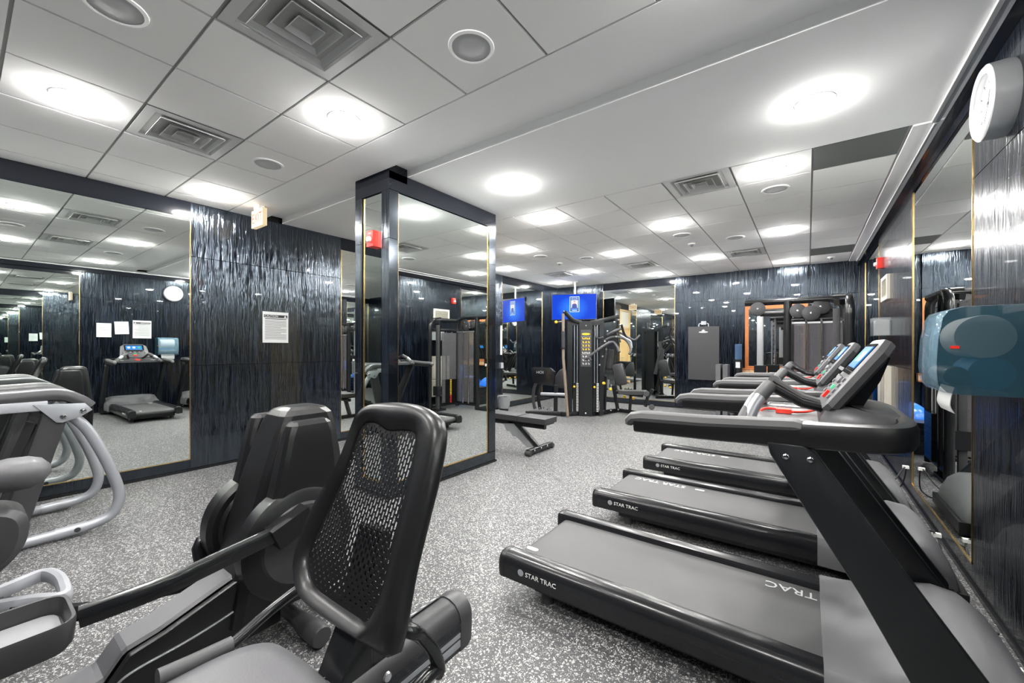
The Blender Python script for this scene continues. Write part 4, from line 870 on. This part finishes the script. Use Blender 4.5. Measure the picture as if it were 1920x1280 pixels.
# ================================================================== waste bin
wb = thing('waste_bin', 'small waste bin with a clear plastic liner by the wall mirror', 'bin', (-5.47, 7.22, 0))
obj('bin_body', B().lathe([(.10, .0), (.135, .30), (.14, .31), (.132, .31), (.10, .012), (0, .012)], (0, 0, 0), seg=24), 'black_plastic', wb)
bl = []
for k in range(40):
    pass
rr = random.Random(3)
bl = [[(1.02 * (r + (rr.random() - .5) * .014) * math.cos(2 * math.pi * k / 22), 1.02 * (r + (rr.random() - .5) * .014) * math.sin(2 * math.pi * k / 22), z + (rr.random() - .5) * .012) for k in range(22)] for z, r in ((.06, .118), (.14, .132), (.22, .142), (.30, .148), (.335, .152))]
obj('liner', B().loft(bl, False), 'clear_bag', wb)
# ================================================================== television
tvc = (at_y(1037, 576, 9.2) + at_y(1118, 574, 9.2)) / 2
TVY = math.atan2(4.75, 9.2) + math.pi      # faces back down the room
tv = thing('television', 'flat television showing a bright blue picture hung from the ceiling above the gym tower', 'television', (tvc.x, tvc.y, tvc.z), math.radians(20))
hwv, hhv = .565, .325
obj('screen_body', B().box(-hwv, hwv, 0, .05, -hhv, hhv, bev=.008), 'tv_black', tv)
sv = obj('screen_picture', B().box(-hwv + .012, hwv - .012, -.003, .0, -hhv + .014, hhv - .012), 'tv_picture', tv, smooth=False)
cx = .015
def flat(nm, x0, x1, z0, z1, m, d=.005): return obj(nm, B().box(x0, x1, -d, -d + .0015, z0, z1), m, sv, smooth=False)
mat('card_edge', (0, 0, 0), .4, emit=((.55, .75, 1.), .28)); mat('card_navy', (0, 0, 0), .4, emit=((.0, .02, .18), .4)); mat('card_red', (0, 0, 0), .4, emit=((.75, .04, .05), .3)); mat('card_skin', (0, 0, 0), .4, emit=((.7, .55, .5), .25))
flat('card_border', cx - .12, cx + .12, -.13, .26, 'card_edge'); flat('card_field', cx - .108, cx + .108, -.118, .248, 'card_navy', .0065)
flat('card_title', cx - .07, cx + .07, .185, .228, 'card_edge', .008); flat('card_title_core', cx - .06, cx + .06, .193, .220, 'card_navy', .0095)
flat('card_photo', cx - .085, cx + .085, -.03, .165, 'card_edge', .008)
obj('figure_body', B().prism([(cx - .07, -.0095, -.03), (cx + .07, -.0095, -.03), (cx + .055, -.0095, .06), (cx + .02, -.0095, .085), (cx - .02, -.0095, .085), (cx - .055, -.0095, .06)], (0, .001, 0)), 'card_navy', sv)
obj('figure_head', B().lathe([(.027, 0), (.027, .0012), (0, .0012)], (cx, -.0095, .107), (0, -1, 0), seg=16), 'card_skin', sv)
flat('figure_cap', cx - .03, cx + .03, .122, .142, 'card_red', .011); flat('figure_scarf', cx - .028, cx + .028, .07, .082, 'card_red', .011)
flat('card_caption', cx - .075, cx + .075, -.075, -.045, 'screen_blue', .008); flat('card_caption', cx - .06, cx + .06, -.1, -.085, 'card_edge', .008)
obj('pole', B().cyl((0.02, .09, hhv - .1), (.02, .09, H - tvc.z), .02, 12), 'white_plastic', tv)
obj('mount_plate', B().box(-.12, .16, .05, .09, -.12, .25, bev=.006), 'black_paint', tv)
obj('ceiling_plate', B().box(-.05, .09, .02, .16, H - tvc.z - .015, H - tvc.z, bev=.004), 'white_plastic', tv)
# ================================================================== cable machine in the right-hand corner
cm = thing('cable_machine', 'black cable crossover machine with curved tube frame and smoked shrouds in the corner', 'gym machine', (.0, 6.9, 0))
OCM = (0, -6.9, 0)
CY = 7.05
zt = 2.09
cl, cc_, cr_ = -.77, -.235, .42
obj('top_tube', B(OCM).tube(fillet([(cl, CY, zt), (cr_ - .02, CY, zt), (cr_ - .02, CY, 1.55), (cr_ - .02, CY, .03)], .20, 8), .045, 14), 'black_satin', cm)
obj('inner_tube', B(OCM).tube(fillet([(cc_, CY + .10, zt - .12), (cr_ - .13, CY + .10, zt - .12), (cr_ - .13, CY + .10, 1.7)], .14, 8), .035, 12), 'black_satin', cm)
obj('main_post', B(OCM).cyl((cc_, CY - .02, .0), (cc_, CY - .02, zt), .052, 16), 'black_satin', cm)
obj('cross_tube', B(OCM).cyl((cc_, CY, 1.82), (cr_ - .02, CY, 1.82), .036, 12, bev=.004), 'black_satin', cm)
obj('cross_tube', B(OCM).cyl((cc_, CY, .10), (cr_ - .02, CY, .10), .036, 12), 'black_satin', cm)
obj('top_bracket', B(OCM).rect([(cc_, CY, 1.92), (cl + .20, CY - .02, 1.92)], .08, .085), 'black_satin', cm)
obj('top_bracket', B(OCM).rect([(cc_, CY + .30, 1.86), (cl + .30, CY + .28, 1.86)], .07, .07), 'black_satin', cm)
for i, (x, y, z1) in enumerate(((cl + .20, CY - .02, 1.95), (cl + .35, CY + .28, 1.87))):
    col = obj('pulley_column', B(OCM).rect([(x, y, .05), (x, y, z1)], .085 if i == 0 else .07, .06, up=(0, 1, 0)), 'chrome' if i else 'brushed_steel', cm)
    if i:
        for k in range(22): obj('adjust_hole', B(OCM).lathe([(.012, 0), (.012, .002), (0, .002)], (x, y - .0315, .35 + .07 * k), (0, -1, 0), seg=10), 'black_paint', col)
    cg = obj('pulley_carriage', B(OCM).box(x - .075, x + .075, y - .06, y + .06, .98, 1.16, bev=.01), 'black_satin', cm)
    obj('carriage_label', B(OCM).box(x - .05, x + .05, y - .063, y - .06, .99, 1.05), 'paper', cg, smooth=False)
obj('column_base', B(OCM).box(cl + .12, cl + .50, CY - .12, CY + .40, .0, .05, bev=.01), 'black_satin', cm)
for x, z, r, y in ((cl + .17, 1.99, .10, -.06), (cc_ + .12, 1.94, .10, -.05), (cc_ + .27, 1.90, .105, -.08), (cc_ + .38, 1.99, .105, -.02), (cc_ + .20, 1.88, .07, .06), (cc_ + .44, 1.93, .09, .08)):
    pu = obj('pulley_wheel', B(OCM).lathe([(0, -.018), (r * .8, -.018), (r, -.012), (r * .9, 0), (r, .012), (r * .8, .018), (0, .018)], (x, CY + y, z), (.12, -1, .1), seg=30), 'charcoal', cm)
    bolt(pu, Vector((x, CY + y - .018, z)) + Vector(OCM), (.12, -1, .1), .016)
obj('shroud', B(OCM).box(cc_ + .06, cr_ - .06, CY - .055, CY - .045, .15, 1.76, bev=.002), 'smoked_acrylic', cm)
obj('shroud_rail', B(OCM).box(cc_ + .05, cr_ - .05, CY - .06, CY - .04, 1.76, 1.785), 'brushed_steel', cm)
obj('shroud_rail', B(OCM).box(cc_ + .04, cc_ + .075, CY - .06, CY - .03, .15, 1.82), 'black_satin', cm)
obj('shroud_rail', B(OCM).box(cr_ - .09, cr_ - .05, CY - .06, CY - .03, .15, 1.82), 'charcoal', cm)
for x in (.0, .17): obj('guide_rod', B(OCM).cyl((x - .02, CY - .075, .12), (x - .02, CY - .075, 1.82), .014, 12), 'chrome', cm)
ws = obj('weight_stack', B(OCM).box(-.10, .24, CY - .02, CY + .09, .12, .13), 'black_paint', cm)
for k in range(16): obj('weight_plate', B(OCM).box(-.10, .24, CY - .025, CY + .09, .135 + .036 * k, .168 + .036 * k, bev=.002), 'black_satin', ws)
# second wing running along the wall
WX = .40
obj('top_tube', B(OCM).tube(fillet([(WX, CY, zt - .06), (WX, 6.18, zt - .06), (WX, 6.18, 1.6), (WX, 6.18, .03)], .20, 8), .045, 14), 'black_satin', cm)
obj('main_post', B(OCM).cyl((WX, 6.45, .0), (WX, 6.45, zt - .06), .04, 14), 'black_satin', cm)
obj('cross_tube', B(OCM).cyl((WX, 6.2, 1.80), (WX, CY, 1.80), .036, 12), 'black_satin', cm)
obj('cross_tube', B(OCM).cyl((WX, 6.2, .10), (WX, CY, .10), .036, 12), 'black_satin', cm)
obj('shroud', B(OCM).box(WX - .055, WX - .045, 6.5, CY - .10, .15, 1.74, bev=.002), 'smoked_acrylic', cm)
for y in (6.68, 6.86): obj('guide_rod', B(OCM).cyl((WX, y, .12), (WX, y, 1.80), .016, 12), 'chrome', cm)
ws = obj('weight_stack', B(OCM).box(WX - .05, WX + .06, 6.60, 6.95, .12, .13), 'black_paint', cm)
for k in range(15):
    obj('weight_plate', B(OCM).box(WX - .055, WX + .06, 6.60, 6.95, .135 + .036 * k, .168 + .036 * k, bev=.002), 'black_satin', ws)
    obj('plate_number', B(OCM).box(WX - .0575, WX - .0555, 6.75, 6.80, .142 + .036 * k, .162 + .036 * k), 'yellow_plastic' if k > 4 else 'red_plastic', ws, smooth=False)
obj('pulley_column', B(OCM).rect([(WX - .12, 6.30, .05), (WX - .12, 6.30, 1.90)], .07, .06, up=(0, 1, 0)), 'charcoal', cm)
obj('pulley_carriage', B(OCM).box(WX - .19, WX - .05, 6.23, 6.37, .35, .55, bev=.01), 'black_satin', cm)
obj('top_bracket', B(OCM).rect([(WX - .12, 6.30, 1.97), (WX, 6.45, 2.0)], .07, .07), 'black_satin', cm)
obj('pull_up_grip', B(OCM).tube([(WX - .02, 6.3, zt - .04), (WX - .14, 6.38, zt - .03)], .02, 10), 'black_satin', cm)
obj('foot_plate', B(OCM).box(WX - .18, WX + .06, 6.10, 6.5, 0, .04, bev=.008), 'black_satin', cm)
obj('cable', B(OCM).tube([(cl + .20, CY - .08, 1.0), (cl + .19, CY - .10, .55), (cl + .21, CY - .09, .3)], .004, 6).tube([(WX - .15, 6.28, 1.9), (WX - .15, 6.28, .55)], .004, 6), 'cable_black', cm)
# ================================================================== things on and along the end wall
hm = thing('hanging_mat', 'charcoal folding exercise mat hung on the black end wall', 'mat', (-1.90, YB - .005, .69))
obj('mat_body', B().box(-.32, .32, -.075, 0, 0, 1.20, bev=.012), 'charcoal', hm)
obj('mat_fold', B().box(-.322, .322, -.04, -.035, .004, 1.196), 'black_paint', hm)
em = obj('emblem', B().lathe([(.095, 0), (.095, .001), (0, .001)], (0, -.0755, 0), (0, -1, 0), seg=24), 'paper', hm); em.scale = (1, 1, .17); em.location.z = 1.075
obj('emblem', B().prism([(-.04, -.0765, 1.105), (0, -.0765, 1.135), (.04, -.0765, 1.105), (0, -.0765, 1.09)], (0, .001, 0)), 'paper', hm)
obj('hook', B().tube(fillet([(-.1, -.04, 1.19), (-.1, -.04, 1.27), (.1, -.04, 1.27), (.1, -.04, 1.19)], .06), .012, 8).box(-.05, .05, -.06, 0, 1.24, 1.32, bev=.006), 'light_grey', hm)
fr = thing('foam_roller', 'navy foam roller standing in a black tube stand beside the hanging mat', 'foam roller', (-1.17, 9.62, 0))
obj('stand_tube', B().lathe([(.10, 0), (.10, .02), (.075, .03), (.075, 1.17), (.06, 1.17), (0, 1.17)], (0, 0, 0), seg=20), 'black_paint', fr)
obj('roller', B().cyl((0, 0, 1.165), (0, 0, 1.49), .064, 20, bev=.008), 'navy_foam', fr)
obj('stand_label', B().box(-.04, .04, -.079, -.074, 1.0, 1.12), 'paper', fr)
for i, x in enumerate((-1.50, -1.37)):
    t = thing('exercise_pad', ('upright light grey pad between the hanging mat and another pad', 'upright light grey pad right beside the foam roller stand')[i], 'exercise pad', (x, 9.45, 0), group='upright grey pads')
    obj('pad', B().box(-.045, .045, -.16, .16, .02, 1.07, bev=.03, seg=3), 'pad_grey', t)
    obj('pad_foot', B().box(-.05, .05, -.17, .17, 0, .03, bev=.005), 'black_paint', t)
wm = thing('framed_mirror', 'wood-framed mirror with a pale wooden sill behind the cable machine', 'mirror', (-.53, YB - .07, .84))
obj('mirror_glass', B().box(-.50, .48, -.012, -.006, .15, 1.38), 'mirror', wm, smooth=False)
for x0, x1, z0, z1 in ((-.55, -.485, .14, 1.45), (.465, .53, .14, 1.45), (-.485, .465, 1.38, 1.45), (-.485, .465, .14, .19)):
    obj('frame_bar', B().box(x0, x1, -.035, 0, z0, z1, bev=.004), 'orange_wood', wm)
sl = obj('sill', B().box(-.60, .60, -.17, 0, .115, .14, bev=.004).box(-.60, .60, -.17, 0, 0, .025, bev=.004), 'orange_wood', wm)
for k in range(8): obj('sill_plank', B().box(-.598 + .15 * k, -.452 + .15 * k, -.155, -.005, .026, .114, bev=.002), 'pale_wood', sl)
eb = tag(obj('exercise_ball', B().ball((0, 0, .32), .32, u=40, v=24), 'blue_vinyl', smooth=True), 'large glossy blue exercise ball on the floor by the wall mirror', 'exercise ball'); eb.location = (.46, 8.36, 0)
obj('valve', B().cyl((-.31, -.06, .34), (-.325, -.063, .34), .012, 10), 'white_plastic', eb)
rm_ = thing('rolled_mat', 'tall rolled blue exercise mat standing behind the cable machine', 'mat', (.64, 7.40, 0))
obj('roll', B().cyl((0, 0, 0), (0, 0, .98), .115, 28, bev=.012), 'blue_foam', rm_)
obj('roll_core', B().lathe([(.03, .981), (.026, .972), (0, .97)], (0, 0, 0), seg=14), 'black_foam', rm_)
for k in range(5):
    t = thing('aerobic_step', ('lowest', 'second lowest', 'middle', 'second highest', 'topmost')[k] + ' black aerobic step of the low stack near the blue ball', 'step', (.36, 7.73, k * .085), group='stacked aerobic steps')
    obj('step_deck', B().box(-.21, .21, -.17, .17, .02, .085, bev=.014), 'black_plastic', t)
    obj('step_rim', B().box(-.19, .19, -.15, .15, 0, .03, bev=.006), 'charcoal', t)
sb = thing('storage_box', 'grey storage box with a red strip under the wooden sill', 'box', (.30, 9.45, 0))
obj('box_body', B().box(-.22, .22, -.16, .16, 0, .27, bev=.015), 'dark_grey', sb)
obj('box_lid', B().box(-.23, .23, -.17, .17, .27, .31, bev=.008), 'charcoal', sb)
obj('strip', B().box(-.231, .231, -.172, .172, .285, .295), 'red_plastic', sb)
# ================================================================== right wall fittings
def alarm(name, label, loc, rz, w_=.11, h_=.14):
    t = thing(name, label, 'fire alarm', loc, rz)     # faces -y before turning
    obj('housing', B().box(-w_ / 2, w_ / 2, -.055, 0, -h_ / 2, h_ / 2, bev=.008), 'red_plastic', t)
    obj('strobe', B().lathe([(.028, 0), (.03, .012), (.022, .028), (0, .032)], (0, -.055, -.01), (0, -1, 0), seg=18), 'white_plastic', t)
    text('FIRE', .03, 'paper', t, (0, -.0562, h_ * .32), (1, 0, 0), (0, 0, 1))
    return t
alarm('fire_alarm', 'red fire alarm strobe on the black wall above the louvred vent', (XR, 7.30, 2.555), math.pi * 1.5)
alarm('fire_alarm', 'red fire alarm strobe high on the narrow mirror of the pillar', (-3.39, PY0 + .014, 2.46), 0, .105, .15)
vt = thing('wall_vent', 'cream framed louvred air vent on the black wall below the red fire alarm', 'air vent', (XR, 6.90, 2.17))
obj('vent_back', B().box(-.012, -.002, -.22, .22, -.11, .11), 'diffuser_dark', vt)
for a, b, c, d in ((-.255, .255, .11, .15), (-.255, .255, -.15, -.11), (-.255, -.215, -.11, .11), (.215, .255, -.11, .11)):
    obj('vent_frame', B().box(-.03, -.0, a, b, c, d, bev=.004), 'cream', vt)
for k in range(10): obj('vent_slat', B().obox((-.018, 0, -.095 + .021 * k), (.02, .43, .004), Matrix.Rotation(.6, 3, 'Y')), 'cream', vt)
gb = thing('glove_dispenser', 'clear acrylic dispenser box on the black wall above the cream cabinet', 'dispenser', (XR, 6.72, 1.57))
obj('box_shell', B().box(-.16, 0, -.14, .14, 0, .006).box(-.16, -.154, -.14, .14, .006, .22).box(-.154, 0, -.14, -.134, .006, .22).box(-.154, 0, .134, .14, .006, .22), 'clear_acrylic', gb)
obj('carton', B().box(-.13, -.01, -.12, .12, .01, .19, bev=.004), 'paper', gb)
cb = thing('wall_cabinet', 'tall narrow cream wall cabinet with a louvred lower door on the black wall', 'cabinet', (XR, 6.84, .25))
obj('cabinet_body', B().box(-.05, 0, -.30, .30, 0, .95, bev=.005), 'cream', cb)
obj('cabinet_door', B().box(-.06, -.05, -.285, .285, .42, .935, bev=.003), 'cream', cb)
for k in range(11): obj('louvre', B().obox((-.054, 0, .04 + .032 * k), (.014, .54, .006), Matrix.Rotation(.5, 3, 'Y')), 'cream', cb)
# wall clock
ck = thing('wall_clock', 'round wall clock with a deep brushed steel rim', 'clock', (XR, 3.075, 2.665))
obj('rim', B().lathe([(.178, 0), (.182, .02), (.180, .085), (.168, .095), (.150, .096), (.140, .088), (.136, .06)], (0, 0, 0), (-1, 0, 0), seg=56, cap=False), 'satin_silver', ck)
fc = obj('clock_dial', B().lathe([(.14, .058), (.138, .062), (0, .062)], (0, 0, 0), (-1, 0, 0), seg=48), 'clock_face', ck)
for k in range(12):
    an = k * math.pi / 6; p = Vector((-.0635, -.118 * math.sin(an), .118 * math.cos(an)))
    if k % 3: obj('hour_mark', B().obox(p, (.002, .006, .02), Matrix.Rotation(an, 3, 'X')), 'ink', fc, smooth=False)
    else: text(('12', '3', '6', '9')[k // 3], .036, 'ink', fc, p * .93 + Vector((-.005, 0, 0)), (0, -1, 0), (0, 0, 1))
for an, l, w_ in ((math.radians(20), .065, .009), (math.radians(215), .10, .006)):
    obj('clock_hand', B().obox((-.066, -.5 * l * math.sin(an), .5 * l * math.cos(an)), (.002, w_, l), Matrix.Rotation(an, 3, 'X')), 'ink', fc, smooth=False)
obj('hand_hub', B().lathe([(.008, .062), (.008, .07), (0, .07)], (0, 0, 0), (-1, 0, 0), seg=12), 'ink', fc)
obj('clock_glass', B().lathe([(.138, .084), (.09, .088), (0, .09)], (0, 0, 0), (-1, 0, 0), seg=40, cap=False), 'dial_glass', ck)
# paper towel dispenser, smoky blue, with its roll inside
td = thing('towel_dispenser', 'smoky blue translucent paper towel dispenser on the black wall below the clock', 'dispenser', (XR, 2.93, 1.21))
yh, hh_ = .185, .41
obj('back_plate', B().box(-.02, 0, -yh, yh, 0, hh_, bev=.006), 'black_plastic', td)
def dsec(y, k):
    pts = [(0, .0), (-.24, .0), (-.28, .008), (-.305, .04), (-.312, .12), (-.305, .26), (-.29, .36), (-.27, .395), (-.22, .41), (0, .412)]
    return [(p[0] * k, y, hh_ / 2 + (p[1] - hh_ / 2) * (.5 + .5 * k)) for p in pts]
cov = B()
cov.loft([dsec(y, k) for y, k in ((-yh, .985), (-yh + .008, 1.0), (-.06, 1.01), (.06, 1.01), (yh - .008, 1.0), (yh, .985))], cap=False)
obj('cover', cov, 'dispenser_shell', td, ang=50)
for s in (-1, 1):
    pts = [(p[0] * .99, s * (yh - .004), p[2]) for p in dsec(0, .985)]
    obj('side_wall', B().prism(pts, (0, s * .003, 0)), 'dispenser_side', td)
obj('paper_roll', B().lathe([(.02, -.13), (.098, -.13), (.10, -.125), (.10, .125), (.098, .13), (.02, .13)], (-.14, 0, .27), (0, 1, 0), seg=32), 'paper', td)
obj('stub_roll', B().cyl((-.12, -.135, .10), (-.12, .135, .10), .075, 24), 'blue_roll', td)
obj('drive_gear', B().cyl((-.235, -.16, .085), (-.235, .15, .085), .045, 20, bev=.006), 'black_plastic', td)
obj('key_lock', B().box(-.262, -.232, -yh - .004, -yh + .004, .215, .228, bev=.002), 'red_plastic', td)
pt = spline([(-.235, 0, .03), (-.245, 0, -.01), (-.25, 0, -.06), (-.235, 0, -.095)], 4)
obj('towel_end', B().loft([[(p.x, -.12, p.z), (p.x, .12, p.z), (p.x + .003, .12, p.z), (p.x + .003, -.12, p.z)] for p in pt]), 'paper', td)
# ================================================================== posted notices
def notice(name, label, x, sgn, y0, y1, z0, z1, head=None, tilt=0., ink='ink_grey', lines=9, group=None):
    """sheet on a long wall; sgn +1 on the left wall"""
    cy, cz, w_, h_ = (y0 + y1) / 2, (z0 + z1) / 2, y1 - y0, z1 - z0
    t = thing(name, label, 'notice', (x, cy, cz)); t.rotation_euler = (tilt, 0, 0)
    R = Vector((0, sgn, 0))
    def sheet(a0, a1, b0, b1, d, m, nm, par):
        q = sorted((a0 * sgn, a1 * sgn)); dd = sorted((0, sgn * d)) if nm == 'sheet' else sorted((sgn * (d - .0008), sgn * d))
        return obj(nm, B().box(dd[0], dd[1], q[0], q[1], b0, b1), m, par, smooth=False)
    s = sheet(-w_ / 2, w_ / 2, -h_ / 2, h_ / 2, .004, 'paper', 'sheet', t)
    top = h_ * .44
    if head:
        sheet(-w_ * .46, w_ * .46, h_ * .315, h_ * .405, .0052, 'ink', 'title_band', s)
        text(head, h_ * .092, 'paper', s, (sgn * .0062, R.y * (-w_ * .44), h_ * .358), R, (0, 0, 1), align='LEFT', sx=1.0 if w_ > .3 else .95)
        tri = [(0, R.y * (w_ * .37 + a), h_ * .358 + b) for a, b in ((-.016, -.012), (.016, -.012), (0, .016))]
        obj('warning_triangle', B().prism([Vector((sgn * .0056, p[1], p[2])) for p in tri], (sgn * .0006, 0, 0)), 'paper', s, smooth=False)
        text('EXERCISE IS UNSUPERVISED', h_ * .042, 'ink', s, (sgn * .0056, 0, h_ * .275), R, (0, 0, 1), sx=.9) if False else sheet(-w_ * .42, w_ * .42, h_ * .262, h_ * .285, .0052, 'ink', 'subtitle', s)
        top = h_ * .21
    rr = random.Random(int(y0 * 100))
    for k in range(lines):
        z = top - k * (top + h_ * .42) / lines
        ln = w_ * (.42 if rr.random() < .75 else .2) * (1 if head else rr.uniform(.55, 1))
        a0 = -w_ * .42 if head else -ln
        sheet(a0, ln, z - h_ * .008, z + h_ * .008, .0052, ink, 'text_line', s)
    return t
notice('caution_notice', 'white caution notice with a black title band on the wavy black wall panel', XL, 1, 2.36, 2.68, 1.475, 1.88, 'CAUTION', lines=14)
notice('safety_notice', 'white notice with a black title band beside the towel dispenser', XR, -1, 2.37, 2.69, 1.60, 2.0, 'CAUTION', lines=14)
notice('paper_notice', 'tilted sheet of paper with pale red lettering between two other wall notices', XR, -1, 2.075, 2.305, 1.685, 1.96, ink='ink_red', lines=5, tilt=.05)
notice('paper_notice', 'sheet of paper with centred dark lettering posted nearest the mirror edge', XR, -1, 1.795, 2.025, 1.615, 1.915, lines=6)
# ================================================================== exit signs
def exit_sign(label, x0, x1, y, z0, z1):
    t = thing('exit_sign', label, 'exit sign', ((x0 + x1) / 2, y, z0)); hw = (x1 - x0) / 2; hh = z1 - z0
    obj('sign_box', B().box(-hw, hw, -.025, .025, 0, hh, bev=.004), 'exit_face', t)
    obj('canopy', B().box(-.07, .07, -.03, .03, hh, H - z0), 'white_plastic', t)
    for s in (-1, 1): text('EXIT', hh * .82, 'exit_letter', t, (0, s * .0262, hh * .48), (-s, 0, 0) if s > 0 else (1, 0, 0), (0, 0, 1), sx=.78)
    return t
exit_sign('lit exit sign hung from the ceiling beside the caution notice panel', -5.37, -5.08, 2.12, 2.83, 3.03)
exit_sign('lit exit sign hung from the ceiling beside the wooden door', -5.55, -5.26, 4.75, 2.83, 3.03)
# ================================================================== small boxes on the left wall
t = thing('wall_box', 'small silver wall box beside the mirror behind the waste bin', 'box', (XL, 7.40, .93))
obj('box_body', B().box(0, .05, -.05, .05, 0, .13, bev=.006), 'brushed_steel', t); obj('box_lid', B().box(.05, .056, -.045, .045, .005, .125), 'light_grey', t)
t = thing('wall_strip', 'narrow white vertical strip on the black wall above the small silver box', 'strip', (XL, 7.42, 1.24))
obj('strip_body', B().box(0, .012, -.025, .025, 0, .66, bev=.003), 'white_plastic', t); obj('strip_cap', B().box(0, .016, -.028, .028, .64, .67, bev=.003), 'light_grey', t)
